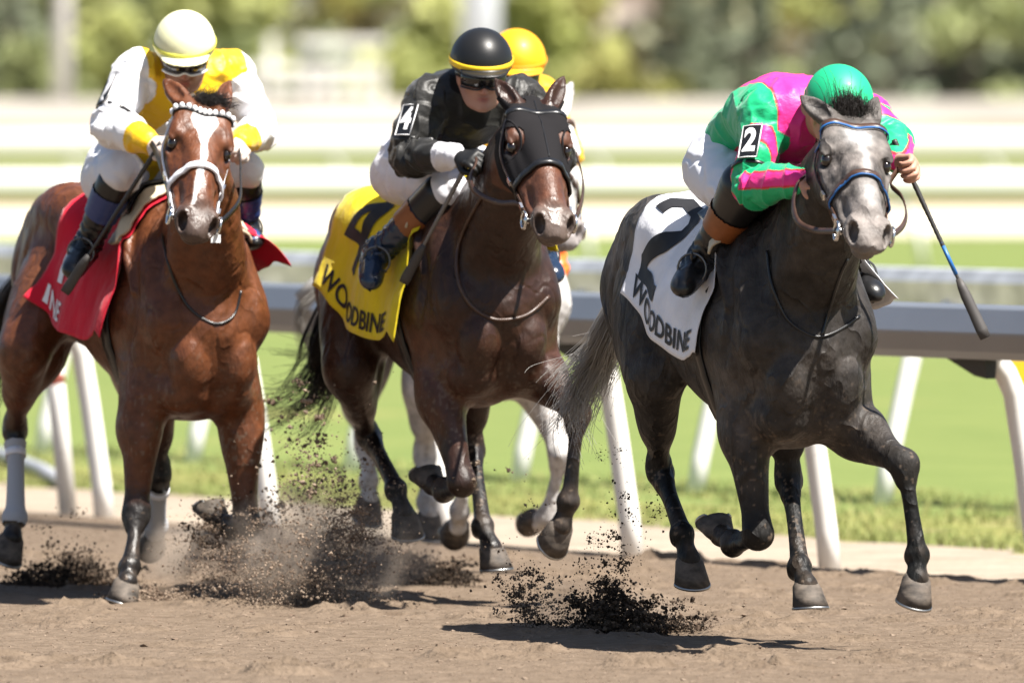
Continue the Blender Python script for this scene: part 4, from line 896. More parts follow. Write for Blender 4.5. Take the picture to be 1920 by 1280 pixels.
def add_hand(S, wr, d, thumb, k=0.012, curl=1.0):
    """fist: d wrist to knuckles, thumb = the way the thumb side points"""
    x = nrm(d); y = nrm(np.asarray(thumb, float) - x * (np.asarray(thumb) @ x)); out = []
    return x, y
def hand(S, wr, d, palm, side):
    """palm = the way the palm faces; side +1 puts the thumb on +y"""
    x = nrm(d); z = np.asarray(palm, float); z = nrm(z - x * (z @ x)); y = np.cross(z, x) * side; R_ = np.column_stack([x, y, z]); g = lambda *q: wr + R_ @ np.array(q)
    S.chain([g(-0.01, 0, 0), g(0.03, 0, 0), g(0.078, 0, -0.002)], [(0.028, 0.021), (0.036, 0.019), (0.040, 0.016)], side=y, k=0.015)
    for i in range(4):
        yy = 0.030 - 0.020 * i; L = (0.040, 0.044, 0.041, 0.033)[i]; b = g(0.080 - 0.003 * abs(i - 1), yy, -0.004)
        dr = lambda a: x * math.cos(R(a)) + z * math.sin(R(a))
        p1 = b + dr(48) * L; p2 = p1 + dr(125) * L * 0.72; p3 = p2 + dr(185) * L * 0.55
        S.chain([b - x * 0.012, b, p1, p2, p3], [0.0095, 0.0102, 0.0094, 0.0088, 0.0075], k=0.003, n=2)
    S.chain([g(0.022, 0.028, 0.006), g(0.050, 0.046, 0.020), g(0.074, 0.036, 0.036), g(0.082, 0.018, 0.042)], [0.014, 0.0125, 0.0105, 0.0085], k=0.005, n=3)
    return R_

def make_rider(rp, H):
    fr = rp['fr']; t0 = time.time()
    P = {}
    for k_, v in rp['pose'].items(): P[k_] = fr.px(*v[1:]) if v[0] == 'p' else np.asarray(v[1:], float)
    sh = P['shR'], P['shL']; ax = nrm(P['shL'] - P['shR'])
    allp = np.array(list(P.values())); lo, hi = allp.min(0) - 0.2, allp.max(0) + 0.22
    T = Thing('person', rp['label'], 'person', (P['pelvis'][0], P['pelvis'][1], P['ankR'][2] - 0.08), fr, 'riders in racing silks')
    fx = nrm(rp['face']); Fy = nrm(np.cross((0, 0, 1), fx)); Rf = np.column_stack([fx, Fy, np.cross(fx, Fy)]); hc = P['head']; g = lambda *q: hc + Rf @ np.array(q)
    # ---- the body: one surface from crown to toes
    S = SDF(lo, hi, rp.get('grid', 0.0048))
    mid = P['pelvis'] * 0.45 + P['chest'] * 0.55 + np.array([-0.02, 0, 0.05])
    S.chain([P['pelvis'], mid, P['chest'], P['chest'] * 0.5 + P['neck'] * 0.5, P['neck']], [(0.145, 0.115), (0.13, 0.10), (0.165, 0.11), (0.12, 0.085), (0.06, 0.06)], side=ax, k=0.03, n=4)
    S.chain([P['neck'], g(-0.035, 0, -0.08), g(-0.02, 0, -0.04)], [0.056, 0.052, 0.05], k=0.02)
    S.ell(g(0, 0, 0.02), (0.098, 0.077, 0.105), Rf, k=0.02)
    S.ell(g(0.04, 0, -0.06), (0.055, 0.056, 0.06), Rf, k=0.03); S.ell(g(0.080, 0, -0.098), (0.020, 0.022, 0.016), Rf, k=0.02)
    S.ell(g(0.085, 0, 0.028), (0.02, 0.055, 0.014), Rf, k=0.015)
    S.chain([g(0.094, 0, 0.012), g(0.112, 0, -0.022), g(0.116, 0, -0.034)], [0.009, 0.011, 0.013], k=0.010)
    for sd in (-1, 1):
        S.ell(g(0.103, 0.012 * sd, -0.037), (0.010, 0.008, 0.007), Rf, k=0.006)
        S.ell(g(0.062, 0.048 * sd, -0.024), (0.026, 0.020, 0.018), Rf, k=0.02)
        S.ell(g(0.100, 0.033 * sd, 0.004), (0.016, 0.020, 0.012), Rf, k=0.010, sub=True)
        S.ell(g(-0.008, 0.078 * sd, -0.012), (0.020, 0.010, 0.032), Rf, k=0.006)
        S.chain([g(0.0, 0.056 * sd, -0.055), g(0.05, 0.042 * sd, -0.092), g(0.078, 0.012 * sd, -0.102)], [0.02, 0.016, 0.014], k=0.02)
    S.ell(g(0.092, 0, -0.062), (0.012, 0.024, 0.0065), Rf, k=0.006); S.ell(g(0.090, 0, -0.076), (0.011, 0.021, 0.0065), Rf, k=0.006)
    S.ell(g(0.104, 0, -0.069), (0.010, 0.022, 0.0018), Rf, k=0.003, sub=True)
    for s_, sd in (('R', -1), ('L', 1)):
        a, b, c = P['sh' + s_], P['el' + s_], P['wr' + s_]
        S.chain([a - ax * sd * 0.02, a * 0.6 + b * 0.4, b, b * 0.65 + c * 0.35, c], [0.056, 0.044, 0.036, 0.040, (0.028, 0.023)], k=0.025)
        hd_ = rp.get('hand' + s_, ((1, 0.3 * -sd, -0.1), (0.2, 0.7 * -sd, -0.7))); hand(S, c, hd_[0], hd_[1], rp.get('thumb' + s_, -sd))
        h_, kn, an, to = P['hip' + s_], P['kn' + s_], P['ank' + s_], P['toe' + s_]
        S.chain([h_, h_ * 0.5 + kn * 0.5, kn], [0.092, 0.076, 0.055], k=0.04); S.chain([kn, kn * 0.7 + an * 0.3, an], [0.050, 0.046, 0.028], k=0.02)
        S.chain([an + (an - to) * 0.25 - [0, 0, 0.02], an * 0.5 + to * 0.5 - [0, 0, 0.02], to], [0.024, 0.024, 0.016], k=0.02)
    V, Q = S.mesh(1)
    C = np.tile(np.asarray(rp.get('skin', (0.40, 0.20, 0.13))), (len(V), 1)); L = (V - hc) @ Rf
    lip = np.exp(-((L - [0.098, 0, -0.069]) ** 2 / np.array([0.02, 0.022, 0.009]) ** 2).sum(1)); C = blend(C, np.clip(lip, 0, 0.7), (0.30, 0.08, 0.07))
    if rp.get('glove') is not None:
        for s_ in 'RL':
            hv = np.linalg.norm(V - P['wr' + s_], axis=1) < 0.135; far = chain_param(V, [P['sh' + s_], P['el' + s_], P['wr' + s_]])[1] > 0.97; C[hv & far] = rp['glove']
    red = np.exp(-((L - [0.115, 0, -0.03]) ** 2 / np.array([0.02, 0.018, 0.02]) ** 2).sum(1)); C = blend(C, red * 0.5, (0.50, 0.17, 0.12))
    T.part('body', V, Q, M_SKIN, col=C)
    # ---- silks
    J = SDF(lo, hi, 0.0044 if rp.get('grid') is None else 0.007)
    J.chain([P['pelvis'] * 0.9 + mid * 0.1, mid, P['chest'], P['chest'] * 0.45 + P['neck'] * 0.55], [(0.165, 0.135), (0.160, 0.132), (0.192, 0.140), (0.10, 0.085)], side=ax, k=0.03)
    for s_, sd in (('R', -1), ('L', 1)):
        a, b, c = P['sh' + s_], P['el' + s_], P['wr' + s_]; bag = nrm(b - (a + c) / 2) * 0.012
        J.chain([a - ax * sd * 0.05, a, a * 0.5 + b * 0.5, b + bag, b * 0.6 + c * 0.4, c * 0.93 + b * 0.07], [0.085, 0.080, 0.070, 0.064, 0.062, 0.042], k=0.045)
    V, Q = J.mesh(2); N = normals(V, Q)
    d0, t0_ = chain_param(V, [P['pelvis'], mid, P['chest'], P['neck']]); arms = {}
    for s_ in 'RL': arms[s_] = chain_param(V, [P['sh' + s_], P['el' + s_], P['wr' + s_]])
    isR = (arms['R'][0] < arms['L'][0]); da = np.where(isR, arms['R'][0], arms['L'][0]); ta = np.where(isR, arms['R'][1], arms['L'][1])
    n1 = fbm(V * [1, 1, 1], 17, 2); n2 = fbm(V * [0.45, 1.3, 1.3] + 9, 30, 2); arm = da < 0.095
    V0 = V.copy(); n3 = fbm(V + 4, 6, 2); wv = np.where(arm, np.sin(ta * 46 + 10 * n1 + 9 * n3) * (0.25 + np.exp(-((ta - 0.5) / 0.13) ** 2) + 0.5 * np.exp(-((ta - 0.05) / 0.1) ** 2)), 0.7 * np.sin(t0_ * 20 + 16 * n3 + ((V - P['chest']) @ ax) * 14))
    V = V + N * (np.sign(wv) * np.abs(wv) ** 1.5 * 0.0065 * (0.4 + 1.2 * n1) + (n3 - 0.5) * 0.016 + 0.009 * (1 - np.abs(2 * fbm(V @ np.array([[0.75, 0.5, 0.2], [-0.5, 1.2, 0.3], [0.3, -0.2, 0.8]]) + 2, 8.5, 2) - 1)) ** 7)[:, None]
    info = dict(P=P, V=V0, t=t0_, arm=arm, ta=ta, isR=isR, lat=(V0 - P['chest']) @ ax, ax=ax, N=N, Rf=Rf, L=(V0 - hc) @ Rf)
    T.part('silks', V, Q, M_SILK, col=rp['silks'](info))
    # ---- breeches, boots
    B = SDF(lo, hi, 0.006)
    B.chain([P['pelvis'] * 0.75 + mid * 0.25, P['pelvis']], [(0.155, 0.125), (0.165, 0.135)], side=ax, k=0.03)
    for s_, sd in (('R', -1), ('L', 1)):
        h_, kn, an = P['hip' + s_], P['kn' + s_], P['ank' + s_]
        B.chain([h_, h_ * 0.5 + kn * 0.5, kn, kn * 0.9 + an * 0.1], [0.116, 0.098, 0.070, 0.045], k=0.04)
    V, Q = B.mesh(2); N = normals(V, Q); n1 = fbm(V, 12, 2); V = V + N * (0.0038 * np.sin(V @ np.array([26, 36, 24.0]) + 12 * n1) + 0.006 * n1)[:, None]
    T.part('breeches', V, Q, rp.get('m_breech', M_BREECH))
    for s_, sd in (('R', -1), ('L', 1)):
        kn, an, to = P['kn' + s_], P['ank' + s_], P['toe' + s_]; Bt = SDF(np.minimum(np.minimum(kn, an), to) - 0.11, np.maximum(np.maximum(kn, an), to) + 0.11, 0.0055)
        d = nrm(an - kn); f = nrm(to - an)
        if rp.get('knee_black'): KB = 0.0
        Bt.chain([kn - d * rp.get('boot_up', -0.01), kn * 0.66 + an * 0.34, an * 0.85 + kn * 0.15, an], [rp.get('boot_r', 0.078), 0.066, 0.052, 0.052], k=0.02)
        Bt.chain([an - f * 0.045 + d * 0.035, an + f * 0.05 + d * 0.03, to + d * 0.01, to + f * 0.035 + d * 0.008], [(0.044, 0.042), (0.048, 0.044), (0.044, 0.036), (0.022, 0.018)], k=0.03)
        V, Q = Bt.mesh(2); N = normals(V, Q); w_ = fbm(V, 22, 2); V = V + N * (0.006 * np.sin(V @ (d * 190) + 10 * w_) * np.exp(-(np.linalg.norm(V - an, axis=1) / 0.09) ** 2))[:, None]
        o = T.part('boot', V, Q, rp['m_boot'])
        tt = (V - kn) @ d; Ln = np.linalg.norm(an - kn); a0, a1 = rp.get('cuff', (0.02, 0.11))
        m = (tt > a0) & (tt < a1); fm = m[Q].all(1); q = Q[fm]; u, inv = np.unique(q, return_inverse=True)
        T.part('boot_cuff', V[u] + N[u] * 0.005, inv.reshape(q.shape), rp['m_cuff'], parent=o)
        if 'top' in rp:
            b0, b1, mt = rp['top']; m = (tt > b0) & (tt < b1); fm = m[Q].all(1); q = Q[fm]; u, inv = np.unique(q, return_inverse=True); T.part('boot_top', V[u] + N[u] * 0.004, inv.reshape(q.shape), mt, parent=o)
        sl = MB(); sv = [an - f * 0.03 + d * 0.072, an + f * 0.06 + d * 0.064, to + d * 0.036, to + f * 0.04 + d * 0.026]; sl.strap(np.array(sv), np.array([-d] * 4), [0.06, 0.064, 0.068, 0.04], 0.012); T.part('sole', *sl.get(), M_BLACK, parent=o)
    # ---- helmet, goggles
    hl = SDF(hc - 0.24, hc + 0.24, 0.0045); tilt = R(rp.get('cap_tilt', 0)); ct, st_ = math.cos(tilt), math.sin(tilt)
    Rc = Rf @ np.array([[ct, 0, st_], [0, 1, 0], [-st_, 0, ct]]); gc = lambda *q: hc + Rc @ np.array(q)
    hl.ell(gc(-0.006, 0, 0.045), (0.132, 0.112, 0.118), Rc, k=0.0); hl.cut(gc(0, 0, 0.028), Rc @ np.array([-0.10, 0, -1.0]), 0.004)
    hl.ell(gc(0.095, 0, 0.034), (0.078, 0.088, 0.010), Rc, k=0.012); hl.ell(gc(-0.01, 0, -0.03), (0.10, 0.083, 0.075), Rc, k=0.006, sub=True)
    V, Q = hl.mesh(2); T.part('helmet', V, Q, rp['m_cap'])
    b = MB(); th = np.linspace(0, 2 * math.pi, 40, endpoint=False); el = math.sqrt(1 - ((0.045 - 0.045) / 0.118) ** 2)
    P_ = np.array([gc(-0.006 + 0.1325 * math.cos(t), 0.1125 * math.sin(t), 0.050) for t in th]); N_ = np.array([Rc @ np.array([math.cos(t) / 0.132, math.sin(t) / 0.112, 0]) for t in th]); b.strap(P_, N_, rp.get('band_w', 0.018), 0.003, True)
    T.part('helmet_band', *b.get(), rp['m_band'])
    b = MB(); th = np.linspace(-1.02, 1.02, 25); b.strap(np.array([g(0.012 + 0.106 * math.cos(t), 0.088 * math.sin(t), 0.004) for t in th]), np.array([Rf @ np.array([math.cos(t), math.sin(t), 0]) for t in th]), 0.052 - 0.022 * np.exp(-(th / 0.13) ** 2), 0.007); go = T.part('goggles', *b.get(), M_LENS)
    for zz in (-0.026, 0.029):
        b = MB(); b.tube([g(0.012 + 0.112 * math.cos(t), 0.093 * math.sin(t), zz + 0.011 * np.exp(-(t / 0.16) ** 2) * (1 if zz < 0 else -0.3)) for t in th], 0.0042, 6); T.part('frame', *b.get(), rp.get('m_frame', M_BLACK), parent=go)
    th = np.linspace(1.0, 2 * math.pi - 1.0, 26); b = MB(); b.strap(np.array([g(0.0 + 0.105 * math.cos(t), 0.089 * math.sin(t), 0.006 + 0.01 * math.cos(t)) for t in th]), np.array([Rf @ np.array([math.cos(t), math.sin(t), 0]) for t in th]), 0.022, 0.004); T.part('strap', *b.get(), M_BLACK, parent=go)
    b = MB(); th = np.linspace(-1.9, 1.9, 21); b.tube([g(0.005, 0.083 * math.sin(t), 0.0 - 0.118 * max(0, math.cos(t)) - 0.01) if abs(t) < 1.5 else g(0.003, 0.084 * np.sign(t), 0.03) for t in th], 0.006, 6); T.part('chin_strap', *b.get(), rp.get('m_chin', M_BLACK))
    for sd in (-1, 1):
        b = MB(); b.ball(g(0.083, 0.032 * sd, 0.003), 0.012, 10, 8); T.part('eye', *b.get(), M_WHITE)
    # ---- number patch on the right upper arm
    if 'number' in rp:
        a, b_ = P['shR'], P['elR']; w = nrm(b_ - a); q = a * 0.47 + b_ * 0.53; out = np.asarray(rp['patch_n'], float); out = nrm(out - w * (out @ w)); sd = np.cross(w, out); hw, hh = rp.get('patch_s', (0.033, 0.060)); q = J.march(q, out, 0.13, 0.010, 0.002)[0]
        gx = np.linspace(-hw, hw, 7); gy = np.linspace(-hh, hh, 9); cv = lambda x: -3.0 * x * x
        V = [q + sd * x - w * y + out * cv(x) for y in gy for x in gx]; F = [(j * 7 + i, j * 7 + i + 1, j * 7 + i + 8, j * 7 + i + 7) for j in range(8) for i in range(6)]
        bm_ = MB(); bm_.add(V, F); V2 = [v - out * 0.006 for v in V]; bm_.add(V2, [f[::-1] for f in F]); o = T.part('number_patch', *bm_.get(), M_BLACK)
        e = MB(); ring = [q + sd * x - w * y + out * (cv(x) + 0.001) for x, y in [(-hw, -hh), (0, -hh), (hw, -hh), (hw, 0), (hw, hh), (0, hh), (-hw, hh), (-hw, 0), (-hw, -hh)]]; e.tube(ring, 0.0022, 6); T.part('edging', *e.get(), rp.get('m_edge', M_WPRINT), parent=o)
        c_ = a * 0.20 + b_ * 0.80; u_ = nrm(np.cross(w, (0.3, 0.2, 1))); v_ = np.cross(w, u_); th = np.linspace(0, 2 * math.pi, 30, endpoint=False); dd = np.array([u_ * math.cos(t) + v_ * math.sin(t) for t in th]); ab = MB(); ab.strap(J.march(np.tile(c_, (30, 1)), dd, 0.13, 0.006, 0.003), dd, 0.014, 0.003, True); T.part('armband', *ab.get(), M_BLACK)
        tv, tf = text_mesh(rp['number'], 0.098, 0.004, 0.02); T.part('numeral', [q - sd * p[0] * 0.9 - w * p[1] * 1.2 + out * (cv(p[0]) + 0.0025) for p in tv], tf, M_WPRINT, parent=o)
    print('rider', rp['label'][:30], 'time %.1f' % (time.time() - t0))
    return dict(T=T, P=P)

def fill(C, m, c): C[m] = c; return C
GRN, PNK = (0.010, 0.42, 0.17), (0.80, 0.030, 0.25)
def silk_green(i):
    n = len(i['V']); C = np.tile(GRN, (n, 1)).astype(float); lat = i['lat']
    body = ~i['arm']; fill(C, (body | (i['ta'] < 0.13)) & (lat > -0.115) & (i['t'] > 0.22), PNK)
    a = i['arm']; ta = i['ta'] + 0.04 * np.sin(i['V'][:, 1] * 40); ang = (i['V'] @ np.array([0.1, 0.2, 1.0]))
    P = i['P']; edge = np.zeros(n, bool)
    for s_, m_ in (('R', i['isR']), ('L', ~i['isR'])):
        e, w = P['el' + s_], P['wr' + s_]; d = nrm(w - e); up = np.array([0, 0, 1.0]); up = nrm(up - d * up[np.newaxis].dot(d)[0]); q = (i['V'] - e) @ up; f = a & m_ & (i['ta'] > 0.50)
        fill(C, f & (q > -0.018) & (q < 0.034), PNK); edge |= f & ((np.abs(q + 0.018) < 0.003) | (np.abs(q - 0.034) < 0.003))
        s0 = P['sh' + s_]; q2 = (i['V'] - s0) @ nrm(np.cross(P['el' + s_] - s0, (0.2, 1, 0.3))); tt = i['ta'] - 0.36 + q2 * 2.6; f = a & m_ & (i['ta'] <= 0.50) & (i['ta'] > 0.12); fill(C, f & (np.abs(tt) < 0.055), PNK); edge |= f & (np.abs(np.abs(tt) - 0.055) < 0.008)
    edge |= (body | (i['ta'] < 0.13)) & (np.abs(lat + 0.115) < 0.0035) & (i['t'] > 0.22); fill(C, edge, (0.62, 0.03, 0.05)); return C
def silk_yellow(i):
    C = np.tile((0.82, 0.50, 0.012), (len(i['V']), 1)).astype(float); fill(C, i['arm'] & ((i['ta'] > 0.05) | (np.abs(i['lat']) > 0.192)), (0.80, 0.80, 0.82)); fill(C, i['arm'] & (i['ta'] > 0.80), (0.85, 0.50, 0.01))
    lat = i['lat']; p = i['V'] - i['P']['chest']; front = (p[:, 2] < -0.0) & ~i['arm'] & (np.hypot((lat + 0.01) * 1.0, p[:, 2] + 0.12 + 0.03 * np.sin(lat * 60)) < 0.075); fill(C, front, (0.78, 0.76, 0.78)); return C
def silk_black(i):
    C = np.tile((0.016, 0.015, 0.013), (len(i['V']), 1)).astype(float); fill(C, i['arm'] & (i['ta'] > 0.80), (0.74, 0.73, 0.76)); return C
def silk_navy(i):
    C = np.tile((0.02, 0.03, 0.09), (len(i['V']), 1)).astype(float); fill(C, i['arm'] & (i['ta'] < 0.2) & ~i['isR'], (0.85, 0.45, 0.01)); fill(C, i['t'] > 0.86, (0.85, 0.45, 0.01)); return C
def mirror(pose):
    return pose
CAPM = lambda n, c, r=0.5: mat(n, c, r, spec=0.35, coat=0.04, bump=((9, 9, 9), 0.25, 0.006))
RG = dict(fr=FG, label='rider in bright green and pink silks with a green helmet, crouching on the grey horse', face=(0.82, -0.05, -0.42), skin=(0.50, 0.27, 0.19),
    pose=dict(pelvis=('l', 0.10, -0.01, 1.665), chest=('l', 0.50, 0.0, 1.775), neck=('l', 0.62, 0.02, 1.80), head=('p', 1571, 214, 0.76),
        shR=('p', 1434, 222, 0.56), elR=('p', 1412, 345, 0.66), wrR=('p', 1508, 338, 0.92), shL=('p', 1620, 220, 0.55), elL=('p', 1668, 262, 0.66), wrL=('p', 1683, 305, 0.86),
        hipR=('l', 0.10, -0.11, 1.61), knR=('p', 1388, 372, 0.47), ankR=('p', 1314, 488, 0.28), toeR=('p', 1284, 532, 0.40), hipL=('l', 0.10, 0.11, 1.61), knL=('l', 0.47, 0.20, 1.49), ankL=('l', 0.28, 0.30, 1.28), toeL=('l', 0.40, 0.32, 1.21)),
    handL=((0.9, 0.35, -0.1), (0.25, -0.75, -0.5)), thumbL=-1, silks=silk_green, m_boot=M_BLACK, m_cuff=M_TAN, cuff=(0.06, 0.15), boot_up=0.05, boot_r=0.094, m_cap=CAPM("green_cap", (0.015, 0.43, 0.19)), m_band=CAPM("green_band", (0.012, 0.36, 0.16)), band_w=0.006,
    number='2', patch=(1413, 290, 0.68), patch_n=(0.72, -0.72, 0.1))
RY = dict(fr=FB, label='rider in yellow and white silks with a pale yellow helmet on the bay horse', face=(0.84, -0.34, -0.42), skin=(0.26, 0.12, 0.075),
    pose=dict(pelvis=('l', 0.0, -0.02, 1.60), chest=('p', 343, 165, 0.36), neck=('p', 343, 128, 0.46), head=('p', 346, 104, 0.56),
        shR=('p', 254, 138, 0.42), elR=('p', 213, 232, 0.48), wrR=('p', 283, 268, 0.72), shL=('p', 434, 138, 0.42), elL=('p', 485, 240, 0.48), wrL=('p', 448, 272, 0.72),
        hipR=('l', 0.02, -0.12, 1.55), knR=('p', 226, 322, 0.42), ankR=('p', 166, 455, 0.24), toeR=('p', 140, 500, 0.37), hipL=('l', 0.02, 0.10, 1.55), knL=('p', 456, 320, 0.40), ankL=('p', 458, 425, 0.26), toeL=('p', 474, 446, 0.38)),
    silks=silk_yellow, m_boot=M_BLACK, m_cuff=mat('blue_cuff', (0.022, 0.045, 0.16), 0.4), cuff=(0.09, 0.20), boot_up=-0.055, boot_r=0.068, glove=(0.62, 0.52, 0.46), m_cap=mat("pale_yellow_cap", (0.82, 0.80, 0.50), 0.5, bump=((9, 9, 9), 0.25, 0.006)), m_band=mat("pale_yellow_band", (0.70, 0.68, 0.10), 0.4), m_frame=M_WHITE,
    m_edge=M_BLACK, number='1', patch=(230, 140, 0.44), patch_n=(0.05, -1, 0.1))
RK = dict(fr=FD, label='rider in black silks with a black helmet banded in yellow on the dark brown horse', face=(0.93, -0.22, -0.28), skin=(0.46, 0.24, 0.17),
    pose=dict(pelvis=('l', -0.02, -0.03, 1.62), chest=('l', 0.34, -0.02, 1.81), neck=('l', 0.46, 0.0, 1.87), head=('p', 902, 138, 0.55),
        shR=('p', 800, 188, 0.40), elR=('p', 770, 292, 0.46), wrR=('p', 862, 294, 0.74), shL=('l', 0.40, 0.19, 1.83), elL=('l', 0.46, 0.29, 1.64), wrL=('l', 0.74, 0.14, 1.68),
        hipR=('l', 0.0, -0.13, 1.57), knR=('p', 838, 355, 0.48), ankR=('p', 714, 468, 0.26), toeR=('p', 699, 520, 0.37), hipL=('l', 0.0, 0.10, 1.57), knL=('l', 0.48, 0.2, 1.50), ankL=('l', 0.26, 0.30, 1.30), toeL=('l', 0.37, 0.31, 1.22)),
    silks=silk_black, m_boot=M_SKYBOOT, m_cuff=M_TAN, cuff=(0.13, 0.22), boot_up=-0.03, boot_r=0.074, top=(-0.1, 0.128, M_BLACK), glove=(0.012, 0.012, 0.012), m_cap=CAPM("black_cap", (0.012, 0.012, 0.012), 0.4), m_band=CAPM("yellow_band", (0.85, 0.55, 0.02)), band_w=0.022,
    number='4', patch=(774, 200, 0.44), patch_n=(0.55, -0.85, 0.15))
RO = dict(fr=FW, label='rider in an orange yellow helmet behind the black helmeted rider', face=(0.93, -0.2, -0.28), grid=0.008,
    pose=dict(pelvis=('l', -0.02, 0.0, 1.60), chest=('l', 0.36, 0.03, 1.82), neck=('l', 0.46, 0.04, 1.88), head=('p', 968, 135, 0.55),
        shR=('l', 0.40, -0.16, 1.84), elR=('l', 0.46, -0.28, 1.64), wrR=('l', 0.74, -0.12, 1.66), shL=('l', 0.40, 0.21, 1.84), elL=('l', 0.46, 0.28, 1.64), wrL=('l', 0.74, 0.14, 1.66),
        hipR=('l', 0.0, -0.12, 1.55), knR=('l', 0.46, -0.2, 1.50), ankR=('l', 0.26, -0.30, 1.30), toeR=('l', 0.37, -0.31, 1.22), hipL=('l', 0.0, 0.12, 1.55), knL=('l', 0.46, 0.2, 1.50), ankL=('l', 0.26, 0.30, 1.26), toeL=('p', 1046, 502, 0.30)),
    silks=silk_navy, m_boot=mat("orange_boot", (0.85, 0.16, 0.02), 0.4), m_cuff=M_BLACK, m_cap=CAPM("orange_cap", (0.85, 0.40, 0.01)), m_band=CAPM("orange_band", (0.80, 0.28, 0.01)))
JG = make_rider(RG, HG); JY = make_rider(RY, HB); JK = make_rider(RK, HD); JO = make_rider(RO, HW)

# ------------------------------------------------------------------ tack
def hit(H, u, v, off=0.004, a0=2.2):
    """first point of the horse met by the line of sight through a photo pixel"""
    fr, S = H['fr'], H['S']; d = ray(u, v); dl = d @ fr.M; p = fr.px(u, v, a0); ts = np.arange(0, 3.4, 0.004); Pp = p + np.outer(ts, dl / np.linalg.norm(dl))
    ok = np.all((Pp > S.lo) & (Pp < S.lo + S.h * (S.n - 2)), 1); f = np.where(ok, S.sample(Pp), 1.0); i = np.argmax(f < off)
    if f[i] >= off: i = len(ts) // 2
    return Pp[i]
def grad(H, P, e=0.012):
    S = H['S']; P = np.asarray(P, float); G = np.stack([S.sample(P + np.eye(3)[k] * e) - S.sample(P - np.eye(3)[k] * e) for k in range(3)], 1); return G / (np.linalg.norm(G, axis=1, keepdims=True) + 1e-9)
def on_head(H, pts, off=0.002):
    """(x along the face, angle from the face front towards the horse's left, z of the centre)"""
    o = np.array([H['hd'](x, 0, zc) for x, an, zc in pts]); d = np.array([H['Rh'] @ np.array([0, math.sin(R(an)), math.cos(R(an))]) for x, an, zc in pts])
    return H['S'].march(o, d, 0.19, off, 0.002), d
def smooth_path(P, n): return catmull(P, n)
DIG = {'2': [[(-0.52, 0.42), (-0.52, 0.72), (-0.28, 1.0), (0.28, 1.0), (0.52, 0.74), (0.52, 0.40), (-0.50, -0.72), (-0.50, -1.0), (0.58, -1.0)]], '4': [[(0.22, -1.15), (0.22, 1.0)], [(0.22, 1.0), (-0.62, -0.35), (0.62, -0.35)]], '1': [[(0.0, -1.1), (0.0, 1.1)]]}
def digit(num, w=0.33, sub=0.02, size=0.15):
    bm = bmesh.new()
    for st in DIG[num]:
        P = np.array(st, float) * size; n = len(P); Lft, Rgt = [], []
        for i in range(n):
            a = nrm(P[i] - P[i - 1]) if i > 0 else nrm(P[1] - P[0]); b = nrm(P[i + 1] - P[i]) if i < n - 1 else a; t = nrm(a + b); nn = np.array([-t[1], t[0]]); m = w * size / 2 / max(0.5, nn @ np.array([-a[1], a[0]])); Lft.append(P[i] + nn * m); Rgt.append(P[i] - nn * m)
        vl = [bm.verts.new((*q, 0)) for q in Lft]; vr = [bm.verts.new((*q, 0)) for q in Rgt]
        for i in range(n - 1): bm.faces.new((vr[i], vr[i + 1], vl[i + 1], vl[i]))
    for _ in range(5):
        es = [e for e in bm.edges if e.calc_length() > sub]
        if not es: break
        bmesh.ops.subdivide_edges(bm, edges=es, cuts=1); bmesh.ops.triangulate(bm, faces=bm.faces)
    bm.verts.ensure_lookup_table(); bm.verts.index_update(); V = np.array([v.co[:] for v in bm.verts]); F = [tuple(v.index for v in f.verts) for f in bm.faces]; bm.free(); return V, F
